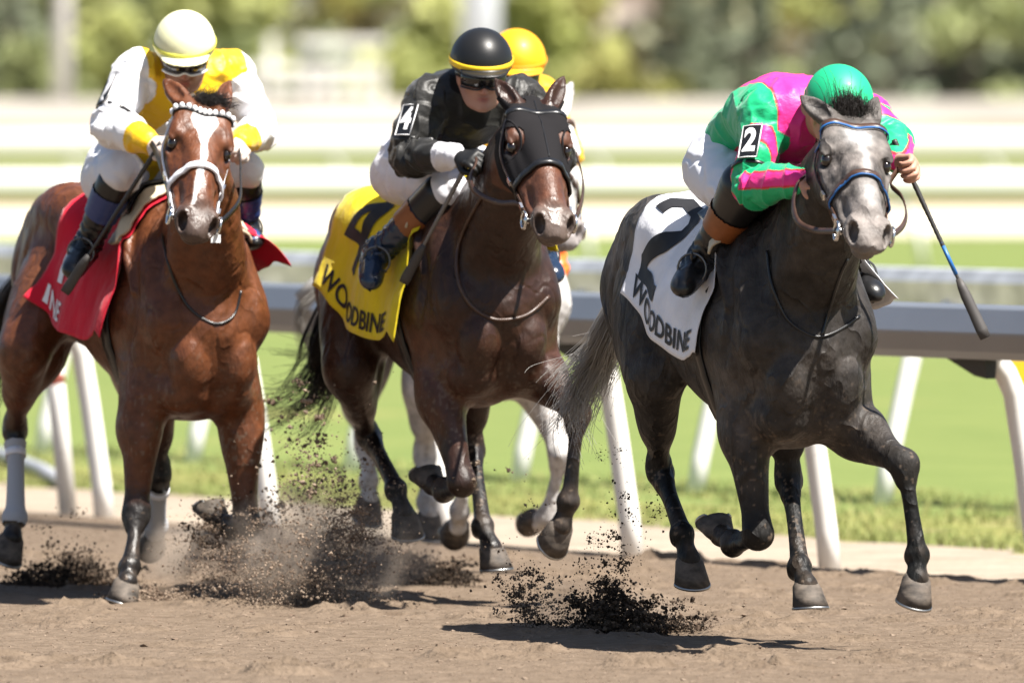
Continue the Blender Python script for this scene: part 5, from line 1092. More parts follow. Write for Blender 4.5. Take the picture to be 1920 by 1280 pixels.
class Cloth:
    def __init__(s, H, a0, a1, WR, WL, zc=1.12, off=0.014, na=60, nt=40, waves=None, flare=0.02, flareL=0.0):
        S = H['S']; s.a = np.linspace(a0, a1, na); dz = H['sp'].get('dz', 0); pz = H['sp'].get('pz', 0); s.G = {}; s.W = {}
        ph = np.linspace(0, R(165), 80)
        for sd, W in ((-1, WR), (1, WL)):
            rows = []; Wd = np.interp(np.linspace(0, 1, na), np.linspace(0, 1, len(W)), W)
            for a, w in zip(s.a, Wd):
                o = np.tile([a, 0, zc + dz + pz * a], (80, 1)); d = np.column_stack([np.zeros(80), sd * np.sin(ph), np.cos(ph)]); q = S.march(o, d, 0.42, off, 0.005)
                l = np.maximum.accumulate(np.abs(q[:, 1])); z = np.minimum.accumulate(q[:, 2]); q = np.column_stack([q[:, 0], sd * l, z])
                L = np.r_[0, np.cumsum(np.linalg.norm(np.diff(q, axis=0), axis=1))]; t = np.linspace(0, w, nt)
                rows.append(np.column_stack([np.interp(t, L, q[:, k]) for k in range(3)]))
            G = np.array(rows)
            for _ in range(3): G[1:-1] = 0.5 * G[1:-1] + 0.25 * (G[2:] + G[:-2])
            tt = np.linspace(0, 1, nt)[None, :]; an = np.linspace(0, 1, na)[:, None]; wv = (waves or (lambda x, t, sd: 0.008 * np.sin(x * 11 + 3.5 * t) * t ** 1.5 + 0.0045 * np.sin(x * 27 - 5 * t + 1) * t * (1.25 - t) + 0.003 * np.sin(x * 47 + 9 * t) * t * (1.1 - t)))(an, tt, sd)
            G[:, :, 1] += sd * (wv + flare * tt ** 3 + (flareL * tt ** 2.5 * (0.25 + an ** 2 * (1 + 0.3 * np.sin(tt * 9))) if sd > 0 else 0)); s.G[sd] = G; s.W[sd] = Wd
    def surf(s):
        """one sheet from the right hem over the back to the left hem"""
        return np.concatenate([s.G[-1][:, ::-1], s.G[1][:, 1:]], 1)
    def build(s, T, name, m, th=0.0025, parent=None):
        G = s.surf(); na, nt, _ = G.shape; N = np.cross(np.gradient(G, axis=0), np.gradient(G, axis=1)); N /= np.linalg.norm(N, axis=2, keepdims=True) + 1e-9
        if N[na // 2, nt // 2, 2] < 0: N = -N
        V = np.concatenate([(G + N * th).reshape(-1, 3), G.reshape(-1, 3)]); i = np.arange(na * nt).reshape(na, nt)
        q = np.stack([i[:-1, :-1], i[:-1, 1:], i[1:, 1:], i[1:, :-1]], -1).reshape(-1, 4); n = na * nt
        bd = np.r_[i[0], i[1:, -1], i[-1, -2::-1], i[-2:0:-1, 0]]; e = np.stack([bd, np.roll(bd, -1), np.roll(bd, -1) + n, bd + n], 1)
        return T.part(name, V, np.vstack([q, q[:, ::-1] + n, e[:, ::-1]]), m, parent=parent)
    def map(s, sd, a, arc):
        G = s.G[sd]; na, nt, _ = G.shape; x = np.clip((a - s.a[0]) / (s.a[-1] - s.a[0]) * (na - 1), 0, na - 1.001); W = np.interp(a, s.a, s.W[sd]); y = np.clip(arc / W * (nt - 1), 0, nt - 1.001)
        i, j = x.astype(int), y.astype(int); u, v = (x - i)[:, None], (y - j)[:, None]
        P = G[i, j] * (1 - u) * (1 - v) + G[i + 1, j] * u * (1 - v) + G[i, j + 1] * (1 - u) * v + G[i + 1, j + 1] * u * v
        N = np.cross(G[i + 1, j] - G[i, j], G[i, j + 1] - G[i, j]); N /= np.linalg.norm(N, axis=1, keepdims=True) + 1e-9; N *= np.sign(N[:, 1] * sd + 0.2 * N[:, 2])[:, None]; return P + N * 0.0065
    def text(s, T, name, txt, m, size, bold, a_c, arc_c=None, hem=None, stretch=(1, 1), sides=(-1, 1), parent=None):
        for sd in sides:
            V, F = text_mesh(txt, size, bold, 0.02) if len(txt) > 1 else digit(txt); a = a_c + V[:, 0] * stretch[0] * (-sd); W = np.interp(a, s.a, s.W[sd])
            arc = (W - hem if hem is not None else arc_c) - V[:, 1] * stretch[1]; T.part(name, s.map(sd, a, arc), F, m, parent=parent)

def cloth_mat(n, c): return mat(n, c, 0.75, spec=0.2, sheen=0.2, var=((9, 9, 9), 0.88, 1.06), bump=((14, 11, 7), 0.7, 0.018))
def number_cloth(H, label, c, ink, num, word, a0, a1, WR, WL, **kw):
    T = Thing('saddle_cloth', label, 'saddle cloth', (0, 0, 1.40), H['fr'], 'number cloths under the saddles'); C = Cloth(H, a0, a1, WR, WL, **kw.get('cl', {}))
    o = C.build(T, 'cloth', cloth_mat('cloth_' + num, c)); C.text(T, 'numeral', num, ink, 0.44, 0.016, *kw.get("npos", (-0.14, 0.27)), stretch=kw.get('nst', (1.0, 1.0)), parent=o)
    C.text(T, 'lettering', word, ink, kw.get('ws', 0.118), 0.002, kw.get('wa', -0.02), hem=kw.get('hem', 0.07), stretch=kw.get('wst', (1.0, 0.95)), parent=o)
    e = MB(); 
    return C, T
M_DKSTEEL = mat('dark_stirrup_steel', (0.16, 0.16, 0.16), 0.35, 0.9)
def saddle(H, J, label, c_flap, pad=None, spa=(0.10, 0.36)):
    fr = H['fr']; T = Thing('saddle', label, 'saddle', (0.2, 0, 1.45), fr, 'racing saddles'); P = J['P']
    C = Cloth(H, spa[0] + 0.12, spa[1] + 0.06, [0.30, 0.36], [0.30, 0.36], off=0.032, na=24, nt=26, flare=0.0, waves=lambda x, t, sd: 0.006 * np.sin(x * 9) * t); C.build(T, 'saddle_pad', c_flap, 0.008)
    C = Cloth(H, spa[0] - 0.10, spa[1] - 0.02, [0.16, 0.20, 0.24], [0.16, 0.20, 0.24], off=0.050, na=24, nt=16, flare=0.0, waves=lambda x, t, sd: 0 * x * t); C.build(T, 'seat', M_BLACK, 0.012)
    b = MB(); th = np.linspace(0, 2 * math.pi, 60, endpoint=False); dz = H['sp'].get('dz', 0) + H['sp'].get('pz', 0) * 0.30; q = H['S'].march(np.tile([0.30, 0, 1.10 + dz], (60, 1)), np.column_stack([0 * th, np.sin(th), np.cos(th)]), 0.42, 0.006, 0.005)
    b.strap(q, np.column_stack([0 * th, np.sin(th), np.cos(th)]), 0.075, 0.008, True); T.part('girth', *b.get(), M_BLACK)
    for s_, sd in (('R', -1), ('L', 1)):
        f = P['toe' + s_] * 0.55 + P['ank' + s_] * 0.45 + np.array([0, 0, -0.03]); top = np.array([f[0] - 0.02, 0.24 * sd, 1.38]); d = nrm(P['toe' + s_] - P['ank' + s_])
        b = MB(); b.strap(catmull([top, (top + f) / 2 + [0, 0.02 * sd, 0], f + [0, 0, 0.10]], 4), np.tile([0, sd, 0.0], (9, 1)), 0.018, 0.004); T.part('stirrup_leather', *b.get(), M_BLACK)
        b = MB(); th = np.linspace(-0.25 * math.pi, 1.25 * math.pi, 16); ax = nrm(np.cross(d, (0, 0, 1))); up = np.array([0, 0, 1.0]); ring = [f + ax * 0.050 * math.cos(t) + up * (0.045 + 0.050 * math.sin(t)) for t in th]; b.tube(ring + [ring[0]], 0.004, 8); b.strap([ring[0] , ring[-1]], [[0, 0, -1]] * 2, 0.04, 0.008)
        T.part('stirrup', *b.get(), M_DKSTEEL)
    return T
def bridle(H, label, mm, nose_m, brow_m, reins, piping=None, nx=0.355, bw=0.022, nw=0.024, extra=None):
    hd = H['hd']; T = Thing('bridle', label, 'bridle', hd(0, 0, 0), H['fr'], 'bridles'); Z = -0.095
    an = np.linspace(-88, 88, 35); P, N = on_head(H, [(0.085 + 0.010 * (abs(a) / 88) ** 2 - 0.012, a, Z) for a in an], 0.004); b = MB(); b.strap(P, N, bw, 0.006); o = T.part('browband', *b.get(), brow_m)
    if piping:
        P2, N2 = on_head(H, [(0.0875 + 0.010 * (abs(a) / 88) ** 2 + 0.002, a, Z) for a in an], 0.009); b = MB(); b.strap(P2, N2, 0.006, 0.004); T.part('piping', *b.get(), piping, parent=o)
    an = np.linspace(-150, 150, 61); xs = lambda a: nx + 0.012 * (abs(a) / 90) ** 2; P, N = on_head(H, [(xs(a), a, -0.085) for a in an], 0.006); b = MB(); b.strap(P, N, nw, 0.009); o = T.part('noseband', *b.get(), nose_m)
    if piping:
        a3 = np.linspace(-105, 105, 45); P2, N2 = on_head(H, [(xs(a) + nw * 0.45, a, -0.085) for a in a3], 0.010); b = MB(); b.strap(P2, N2, 0.008, 0.005); T.part('piping', *b.get(), piping, parent=o)
    rings = {}
    for sd in (-1, 1):
        pts = [(0.02, 62 * sd, Z), (0.07, 76 * sd, Z), (0.14, 92 * sd, Z), (0.24, 100 * sd, Z), (0.34, 102 * sd, -0.09), (0.44, 100 * sd, -0.085), (0.505, 104 * sd, -0.08)]
        pts = np.array(pts); tt = np.linspace(0, 6, 37); pts = np.column_stack([np.interp(tt, np.arange(7), pts[:, k]) for k in range(3)]); P, N = on_head(H, pts, 0.006); P[1:-1] = (P[2:] + P[:-2] + 2 * P[1:-1]) / 4; b = MB(); b.strap(P, N, 0.017, 0.005); T.part('cheek_strap', *b.get(), mm)
        for k in (22, 31):
            b = MB(); b.box((-0.011, -0.013, -0.004), (0.011, 0.013, 0.005), lambda v, p=P[k], n=N[k]: p + N[k] * (v[2] + 0.006) + nrm(P[k + 1] - P[k]) * v[1] + np.cross(N[k], nrm(P[k + 1] - P[k])) * v[0]); T.part('buckle', *b.get(), M_STEEL, smooth=False)
        c = hd(0.525, 0.085 * sd, -0.095); rings[sd] = c; th = np.linspace(0, 2 * math.pi, 22); b = MB(); b.tube([c + H['Rh'] @ np.array([0.030 * math.cos(t), 0.006 * sd, 0.030 * math.sin(t)]) for t in th], 0.0055, 8, caps=False)
        b.ball(c + H['Rh'] @ np.array([0.0, -0.004 * sd, 0.0]), (0.013, 0.013, 0.013), 8, 6); T.part('bit_ring', *b.get(), M_STEEL)
    b = MB(); b.tube([hd(0.525, -0.085, -0.097), hd(0.52, 0, -0.103), hd(0.525, 0.085, -0.097)], 0.006, 6); T.part('bit', *b.get(), M_STEEL)
    for sd, path in reins:
        pts = [rings[sd]] + [H['fr'].px(*q) for q in path]; C = catmull(pts, 8); up = np.array([0.3, sd * 1.0, 0.25]); b = MB(); b.strap(C, np.tile(up, (len(C), 1)), 0.021, 0.005); T.part('rein', *b.get(), extra.get('rein', mm) if extra else mm)
    return T
def yoke(H, T, paths, m, rad=0.0055):
    for px in paths:
        P = np.array([hit(H, u, v, 0.007) for u, v in catmull(px, 7)])
        for _ in range(4): P[1:-1] = 0.25 * P[:-2] + 0.5 * P[1:-1] + 0.25 * P[2:]
        b = MB(); b.tube(P, rad, 7); T.part('neck_strap', *b.get(), m)
def whip(fr, label, hand, tip, m_shaft, flap=0.18, blue=None):
    a, b = fr.px(*hand), fr.px(*tip); T = Thing('whip', label, 'whip', b, fr, 'riding whips'); L = np.linalg.norm(b - a); d = (b - a) / L
    s = MB(); n = 46; e = 1 - flap / L; t = np.linspace(0, e, n); s.tube([a + (b - a) * q for q in t], [0.0095 * (1 - 0.55 * q) + (0.0009 if i % 2 else 0) * (q < 0.55) for i, q in enumerate(t)], 8); T.part('shaft', *s.get(), m_shaft)
    if blue: s = MB(); s.tube([a + (b - a) * blue[0], a + (b - a) * blue[1]], 0.0072, 8); T.part('band', *s.get(), M_BLUE)
    s = MB(); t = np.linspace(e - 0.02, 1, 8); s.strap([a + (b - a) * q for q in t], np.tile([1, -0.35, 0.25], (8, 1)), [0.018, 0.030, 0.036, 0.036, 0.036, 0.038, 0.040, 0.036], 0.008); T.part('flap', *s.get(), M_FLAP); return T
M_FLAP = mat("whip_flap", (0.05, 0.045, 0.042), 0.6); M_SHAFT = mat("whip_shaft", (0.03, 0.028, 0.027), 0.5); M_SHAFTG = mat("grey_whip_shaft", (0.16, 0.15, 0.14), 0.5)
M_BEIGE = mat("beige_pad", (0.58, 0.50, 0.36), 0.6, bump=((25, 25, 25), 0.3, 0.004)); M_TEAL = mat("teal_pad", (0.03, 0.28, 0.22), 0.5); M_WNYL = mat("white_nylon", (0.78, 0.78, 0.82), 0.5)
M_BEAD = M_WHITE
# grey horse
C_, T_ = number_cloth(HG, 'white number cloth with a black 2 and black lettering, on the grey horse', (0.80, 0.80, 0.83), M_INK, '2', 'WOODBINE', -0.31, 0.38, [0.53, 0.58, 0.68], [0.40, 0.44, 0.50], cl=dict(flare=0.02, flareL=0.11), ws=0.092, wst=(1.15, 1.0), hem=0.055, wa=0.03, npos=(-0.15, 0.27), nst=(1.0, 1.05))
saddle(HG, JG, 'racing saddle with a beige pad on the white number cloth', M_BEIGE)
TB = bridle(HG, 'brown leather bridle with blue piping on the grey horse', M_BRL, M_BRL, M_BRL,
    [(-1, [(1530, 432, 1.26), (1499, 418, 1.18), (1489, 388, 1.10), (1496, 345, 1.0), (1508, 335, 0.96)]), (1, [(1690, 426, 1.30), (1698, 402, 1.2), (1690, 370, 1.1), (1668, 345, 1.0), (1682, 318, 0.92)])], piping=M_BLUE)
yoke(HG, TB, [[(1438, 470), (1446, 530), (1470, 590), (1500, 618), (1535, 632), (1575, 618), (1612, 592)], [(1540, 630), (1556, 580), (1574, 520), (1590, 485)]], M_BLACK)
whip(FG, 'black whip with a blue band held up by the rider in green and pink', (1676, 262, 0.83), (1848, 634, 1.02), M_SHAFT, 0.20, (0.52, 0.68))
# bay horse
number_cloth(HB, 'red number cloth with a white 1 on the bay horse', (0.62, 0.012, 0.035), M_WPRINT, '1', 'INE', -0.20, 0.42, [0.60, 0.62, 0.68], [0.36, 0.38, 0.42], cl=dict(flare=0.05, flareL=0.085), ws=0.095, wst=(1.2, 1.0), hem=0.055, wa=-0.085, npos=(-0.08, 0.30), nst=(0.8, 0.95))
saddle(HB, JY, 'racing saddle with a cream pad on the red number cloth', M_BEIGE)
TB = bridle(HB, 'white nylon bridle with a beaded browband on the bay horse', M_WNYL, M_WNYL, M_BLACK,
    [(-1, [(322, 380, 1.2), (306, 320, 1.0), (292, 282, 0.82), (284, 268, 0.76)]), (1, [(446, 380, 1.2), (450, 330, 1.0), (449, 290, 0.85), (448, 275, 0.76)])], nx=0.36, bw=0.026, nw=0.026, extra=dict(rein=M_BLACK))
P, N = on_head(HB, [(0.073 + 0.010 * (abs(a) / 88) ** 2, a, -0.095) for a in np.linspace(-80, 80, 19)], 0.012)
for p in P:
    b = MB(); b.ball(p, (0.0105, 0.0105, 0.0125), 8, 6); TB.part('bead', *b.get(), M_BEAD)
tg = HB['hd'](0.56, 0.088, -0.125); b = MB(); b.box((-0.018, -0.003, -0.014), (0.018, 0.003, 0.014), lambda v: tg + v[[1, 0, 2]]); TB.part('tag', *b.get(), M_WHITE, smooth=False)
yoke(HB, TB, [[(303, 440), (320, 510), (350, 572), (385, 600), (412, 607), (440, 590), (452, 545)]], M_BLACK)
whip(FB, 'black whip held low by the rider in yellow and white', (302, 268, 0.80), (122, 548, 0.42), M_SHAFT, 0.16)
# dark brown horse
number_cloth(HD, 'yellow number cloth with a black 4 and black lettering, on the dark brown horse', (0.80, 0.62, 0.015), M_INK, '4', 'WOODBINE', -0.40, 0.44, [0.56, 0.62, 0.66, 0.74], [0.40, 0.42, 0.42], cl=dict(flare=0.04, flareL=0.0), ws=0.095, wst=(1.25, 1.0), hem=0.055, npos=(-0.16, 0.28), nst=(0.9, 0.95))
saddle(HD, JK, 'racing saddle with a beige pad on the yellow number cloth', M_BEIGE)
TB = bridle(HD, 'dark leather bridle with a steel bit over the black hood', M_BRL, M_BLACK, M_BLACK,
    [(-1, [(975, 383, 1.28), (935, 380, 1.15), (895, 362, 1.02), (882, 335, 0.92), (893, 303, 0.84), (880, 292, 0.79)]), (1, [(1088, 385, 1.28), (1092, 340, 1.1), (1080, 290, 0.95)])], nx=0.345, nw=0.028)
yoke(HD, TB, [[(905, 365), (870, 430), (856, 480), (860, 530), (880, 570), (915, 595), (945, 600), (990, 590), (1030, 555)]], M_BRL, 0.007)
whip(FD, 'grey whip slanting beside the yellow number cloth', (880, 300, 0.80), (757, 530, 0.50), M_SHAFTG, 0.16)
Hc = HD['Hc']; eye = np.minimum(np.linalg.norm((Hc - [0.185, 0.088, -0.036]) / [1.15, 1, 1], axis=1), np.linalg.norm((Hc - [0.185, -0.088, -0.036]) / [1.15, 1, 1], axis=1))
tipd = np.min([chain_param(HD['V'], [HD['hd'](-0.01, 0.064 * sd, 0.02), HD['fr'].px(*HD['sp']['ears'][k])])[0] for k, sd in ((0, -1), (1, 1))], 0)
m = (Hc[:, 0] > -0.03) & (Hc[:, 0] < 0.335 + 0.02 * (np.abs(Hc[:, 1]) > 0.07)) & (Hc[:, 2] > -0.20) & (Hc[:, 2] < 0.05) & (eye > 0.050) & (tipd > 0.042) & (HD['V'][:, 0] > 0.9)
V, Fq, u = shell(HD, m, 0.005); T = Thing('blinker_hood', 'black blinker hood with eye holes on the dark brown horse', 'blinker hood', HD['p0'], HD['fr']); M_HOOD = mat("black_hood", (0.014, 0.013, 0.014), 0.85, spec=0.10, bump=((120, 120, 120), 0.3, 0.002))
T.part('hood', V, Fq, M_HOOD)
for sd in (-1, 1):
    b = MB(); c = HD['hd'](0.195, 0.098 * sd, -0.05); Vv = []; n = 14; m_ = 6
    for i in range(m_ + 1):
        for j in range(n + 1):
            t = math.pi * (0.12 + 0.76 * j / n) + math.pi / 2; ph = 0.10 + i / m_ * 1.1; Vv.append(c + HD['Rh'] @ np.array([0.054 * math.cos(t) * math.cos(ph) - 0.006, sd * (-0.014 + 0.036 * math.sin(ph)), 0.052 * math.sin(t) * math.cos(ph)]))
    Fv = [(i * (n + 1) + j, i * (n + 1) + j + 1, (i + 1) * (n + 1) + j + 1, (i + 1) * (n + 1) + j) for i in range(m_) for j in range(n)]; b.add(Vv, Fv); T.part('blinker_cup', *b.get(), M_HOOD)
    th = np.linspace(0, 2 * math.pi, 30); P, N = HD['S'].march(np.tile(HD['hd'](0.185, 0.02 * sd, -0.05), (30, 1)), np.array([HD['Rh'] @ np.array([0.053 * 1.15 * math.cos(t), 0.068 * sd, 0.014 + 0.053 * math.sin(t)]) for t in th]), 0.16, 0.006, 0.002), None
    b = MB(); b.tube(P, 0.004, 6, caps=False); T.part('rim', *b.get(), M_HOOD)
b = MB(); P, N = on_head(HD, [(x, 1.5, -0.09) for x in np.linspace(0.0, 0.32, 20)], 0.0065); b.tube(P, 0.0022, 5); T.part('seam', *b.get(), M_BLACK)
# pale horse
bridle(HW, 'bridle on the pale grey horse behind', M_BRL, M_BRL, M_BRL, [(1, [(1085, 370, 1.2), (1080, 330, 1.0), (1070, 290, 0.8)])])
saddle(HW, JO, 'racing saddle on the pale grey horse behind', M_BEIGE)
# bandages of the bay's hind legs
M_BAND = mat("bandage", (0.42, 0.43, 0.45), 0.8, bump=((4, 4, 90), 0.6, 0.006))
for kind, sd, pts, co, p in HB['legs']:
    if kind != 'H': continue
    d, t = chain_param(HB['V'], [pts[2], pts[3], pts[4]]); m = (d < 0.075) & (t > 0.14) & (t < 0.88) & (HB['V'][:, 2] < pts[2][2])
    V, Fq, u = shell(HB, m, 0.006); T = Thing('bandage', 'grey white bandage round the bay horse\'s ' + ('near left-edge hind leg' if sd < 0 else 'hind leg that is tucked behind its straight foreleg'), 'leg bandage', pts[3], HB['fr'], 'leg bandages'); T.part('wrap', V, Fq, M_BAND)
    hk, fe = pts[2], pts[3]; b = MB(); th = np.linspace(0, 2 * math.pi, 24, endpoint=False); c = hk + (fe - hk) * 0.30; w = nrm(fe - hk); u_ = nrm(np.cross(w, (1, 0, 0.2))); v_ = np.cross(w, u_); P = HB['S'].march(np.tile(c, (24, 1)), np.array([u_ * math.cos(a) + v_ * math.sin(a) for a in th]), 0.09, 0.009, 0.002); b.strap(P, np.array([u_ * math.cos(a) + v_ * math.sin(a) for a in th]), 0.03, 0.003, True); T.part('fastening', *b.get(), M_WNYL)

# ------------------------------------------------------------------ manes and tails
def strands(name, H, roots, paths, m, rad=0.0016, seed=1):
    """paths: one polyline per strand"""
    b = MB()
    for P in paths:
        C = catmull(P, 4 if len(P) < 6 else 2); b.tube(C, np.linspace(rad, rad * 0.35, len(C)), 3, caps=False)
    return H['T'].part(name, *b.get(), m)
def tail(H, px, spread, n, m, rad=0.002, wisp=0.25, seed=3, rootz=1.33):
    rg = np.random.default_rng(seed); dz = H['sp'].get('dz', 0) - 0.86 * H['sp'].get('pz', 0); root = np.array([-0.83, 0, rootz + dz]); C = catmull(np.array([root, root + [-0.06, 0, -0.03]] + [H['fr'].px(*q) for q in px]), 2); k = len(C); out = []; f = np.linspace(0, 1, k)[:, None]; nl = max(8, n // 20)
    for _ in range(nl):                                                      # locks, each of some twenty hairs that part towards the tip
        d = rg.normal(size=3) * [0.6, 0.8, 0.8]; e = rg.normal(size=3); ph = rg.random(3) * 6.3; Lk = C + d * (0.016 + spread * 0.75 * f ** 1.1) + e * spread * wisp * f ** 3 * 1.6 + spread * 0.50 * f * np.sin(f * (5 + 3 * rg.random()) + ph)
        ln = 0.62 + 0.42 * rg.random()
        for _ in range(n // nl):
            g = rg.normal(size=3); h_ = rg.normal(size=3); fl = rg.random() < 0.06; P = Lk + g * (0.004 + (0.016 if not fl else 0.05) * f ** 1.5) + h_ * (0.02 if not fl else 0.07) * f ** 3; m_ = max(4, int(round(k * min(1, ln * (0.85 + 0.2 * rg.random()))))); out.append(P[:m_])
    b = MB(); b.tube(catmull(C[:5], 2), np.linspace(0.045, 0.026, 9), 10); o = H['T'].part('dock', *b.get(), m); strands('tail', H, None, out, m, rad)
def tuft(H, n, m, base, dirn, L, spread, name='forelock', seed=5, rad=0.0016):
    rg = np.random.default_rng(seed); out = []
    for _ in range(n):
        p = H['hd'](*(np.asarray(base) + rg.normal(size=3) * [0.012, 0.028, 0.004])); d = H['Rh'] @ (np.asarray(dirn) + rg.normal(size=3) * spread); q = L * (0.5 + 0.7 * rg.random()); bend = H['Rh'] @ (rg.normal(size=3) * 0.35 + [0.1, 0, -0.5]); out.append([p, p + d * q * 0.45, p + d * q * 0.8 + bend * q * 0.15, p + d * q + bend * q * 0.4])
    strands(name, H, None, out, m, rad)
def mane(H, n, m, seed=8, side=1, L=0.12):
    rg = np.random.default_rng(seed); S = H['S']; a = H['hd'](-0.02, 0, -0.03); dz = H['sp'].get('dz', 0) + 0.4 * H['sp'].get('pz', 0); b_ = np.array([0.52, 0, 1.50 + dz]); out = []
    t = rg.random(n); o = a[None] * (1 - t[:, None]) + b_[None] * t[:, None] - [0, 0, 0.12]; P0 = S.march(o, np.tile([0.0, 0, 1], (n, 1)) + np.column_stack([0 * t - 0.3, 0 * t, 0 * t]), 0.34, -0.006, 0.004)
    for p in P0:
        q = L * (0.6 + 0.7 * rg.random()); d1 = np.array([-0.35 + 0.2 * rg.normal(), side * 0.35 + 0.25 * rg.normal(), 0.75 + 0.3 * rg.random()]); out.append([p, p + d1 * q * 0.4, p + d1 * q * 0.7 + [-0.03, side * 0.03, -0.01], p + d1 * q * 0.85 + [-0.06, side * 0.05, -0.045]])
    strands('mane', H, None, out, m, 0.0018)
M_HGREY = mat("pale_tail_hair", (0.36, 0.34, 0.315), 0.5, spec=0.35); M_HBR = mat("brown_hair", (0.05, 0.03, 0.02), 0.5)
tail(HG, [(1140, 625, -0.98), (1122, 670, -1.08), (1096, 715, -1.14), (1070, 762, -1.17), (1072, 800, -1.15)], 0.052, 1000, M_HGREY, 0.0016, 0.42)
tail(HD, [(604, 640, -0.98), (608, 690, -1.06), (590, 735, -1.12), (556, 758, -1.2), (512, 775, -1.26)], 0.070, 640, M_HAIRB, 0.0016, 0.7, seed=4)
tail(HB, [(10, 560, -0.98), (-5, 620, -1.06), (-12, 680, -1.1), (-20, 740, -1.12)], 0.055, 400, M_HAIRB, 0.0018, 0.5, seed=6)
tail(HW, [(560, 560, -0.95), (585, 640, -1.05), (600, 700, -1.1)], 0.05, 120, M_HGREY, 0.0025, 0.4, seed=7)
for H_, m_ in ((HG, M_HAIRB), (HB, M_HAIRB), (HD, M_HAIRB), (HW, M_HGREY)):
    mane(H_, 380, m_, side=0.9)
tuft(HG, 1100, M_HAIRB, (-0.025, 0.0, 0.0), (-0.50, -0.05, 0.62), 0.062, 0.20, rad=0.0011); tuft(HG, 45, M_HAIRB, (-0.02, -0.02, 0.0), (-0.60, -0.22, 0.75), 0.11, 0.12, seed=15, rad=0.0011); tuft(HB, 800, M_HAIRB, (-0.005, 0.02, 0.0), (-0.15, 0.45, 0.45), 0.06, 0.16, rad=0.0011)
# ------------------------------------------------------------------ thrown dirt and loose clods
M_CLOD = mat("thrown_dirt", (0.06, 0.045, 0.035), 0.95, spec=0.1, col=True)
_OCT = np.array([[1, 0, 0], [-1, 0, 0], [0, 1, 0], [0, -1, 0], [0, 0, 1], [0, 0, -1]], float); _OCF = np.array([[0, 2, 4], [2, 1, 4], [1, 3, 4], [3, 0, 4], [2, 0, 5], [1, 2, 5], [3, 1, 5], [0, 3, 5]])
def lumps(name, label, P, r, C, seed=0, flat=1.0):
    rg = np.random.default_rng(seed); n = len(P); A = rg.normal(size=(n, 3, 3)); A, _ = np.linalg.qr(A); s = r[:, None, None] * (0.55 + 0.9 * rg.random((n, 6, 1))); V = np.einsum('nij,kj->nki', A, _OCT) * s; V[:, :, 2] *= flat; V = (V + P[:, None, :]).reshape(-1, 3)
    F = (np.arange(n)[:, None, None] * 6 + _OCF[None]).reshape(-1, 3); base = np.array([P[:, 0].mean(), P[:, 1].mean(), 0]); me = raw(name, V - base, F, False); o = link(name, me, M_CLOD); o.location = base; colour_attr(me, np.repeat(C, 6, 0)); tag(o, label, 'thrown dirt', None, 'stuff'); return o
DK, BR, LT = np.array([0.030, 0.023, 0.018]), np.array([0.10, 0.070, 0.050]), np.array([0.185, 0.142, 0.106])  # dirt tones; horse shade is mixed into the dark, sunlight into the light
def spray(label, jets, seed):
    """jets: (u, v, Y, half width px, half height px, depth m, count, size m, dirt and shade darkness 0..1)"""
    rg = np.random.default_rng(seed); PP, RR, CC = [], [], []
    for u, v, Y, wu, hv, dy, n, sz, dk in jets:
        n = int(n * 2.6); q = rg.normal(size=(n, 3)); cl = rg.normal(size=(max(3, n // 60), 3)) * [0.85, 0.85, 0.7]; cd = 0.32 * rg.normal(size=len(cl)); cs = 0.09 + 0.16 * rg.random((len(cl), 1)); k = rg.integers(0, len(cl), n); mixm = rg.random(n) < 0.72; q = np.where(mixm[:, None], cl[k] + q * cs[k] * [1.3, 0.8, 1], q * 0.95)
        U = u + q[:, 0] * wu; Vv = v + q[:, 1] * hv; Yv = Y + q[:, 2] * dy
        W = np.array([at(a, b, c) for a, b, c in zip(U, Vv, Yv)]); ok = W[:, 2] > 0.003; W = W[ok]; k = k[ok]; m = len(W)
        r = 0.46 * sz * np.minimum(np.exp(rg.normal(size=m) * 0.6), 3.4); t = np.clip(dk + cd[k] + 0.16 * rg.normal(size=m), 0, 1)[:, None]; c = np.where(t > 0.5, BR + (DK - BR) * (t - 0.5) * 2, LT + (BR - LT) * t * 2); c = c * (1.0 + 0.55 * (dk < 0.4)); PP.append(W); RR.append(r); CC.append(c)
    return lumps('dirt_spray', label, np.vstack(PP), np.concatenate(RR), np.vstack(CC), seed)
spray('dark mound of dirt kicked up behind the grey horse, near the bottom of the picture', [(1150, 1165, 40.6, 48, 34, 0.10, 2600, 0.0062, 0.85), (1140, 1120, 40.6, 26, 40, 0.06, 800, 0.005, 0.95), (1235, 1185, 40.5, 55, 24, 0.10, 2000, 0.0060, 0.82), (1110, 1200, 40.55, 110, 9, 0.10, 1600, 0.0055, 0.8),
    (1290, 1205, 40.5, 28, 14, 0.08, 500, 0.005, 0.9), (985, 1115, 40.7, 34, 32, 0.1, 800, 0.0042, 0.55), (1030, 1180, 40.6, 40, 26, 0.1, 900, 0.004, 0.6), (1165, 1020, 40.6, 34, 60, 0.08, 260, 0.0042, 0.9), (1175, 930, 40.6, 30, 60, 0.08, 90, 0.003, 0.9)], 21)
spray('dark mound of dirt behind the dark brown horse', [(790, 1078, 44.4, 46, 17, 0.12, 2600, 0.0060, 0.95), (735, 1060, 44.4, 40, 22, 0.12, 1400, 0.005, 0.85), (840, 1096, 44.3, 24, 8, 0.08, 500, 0.0045, 0.95)], 22)
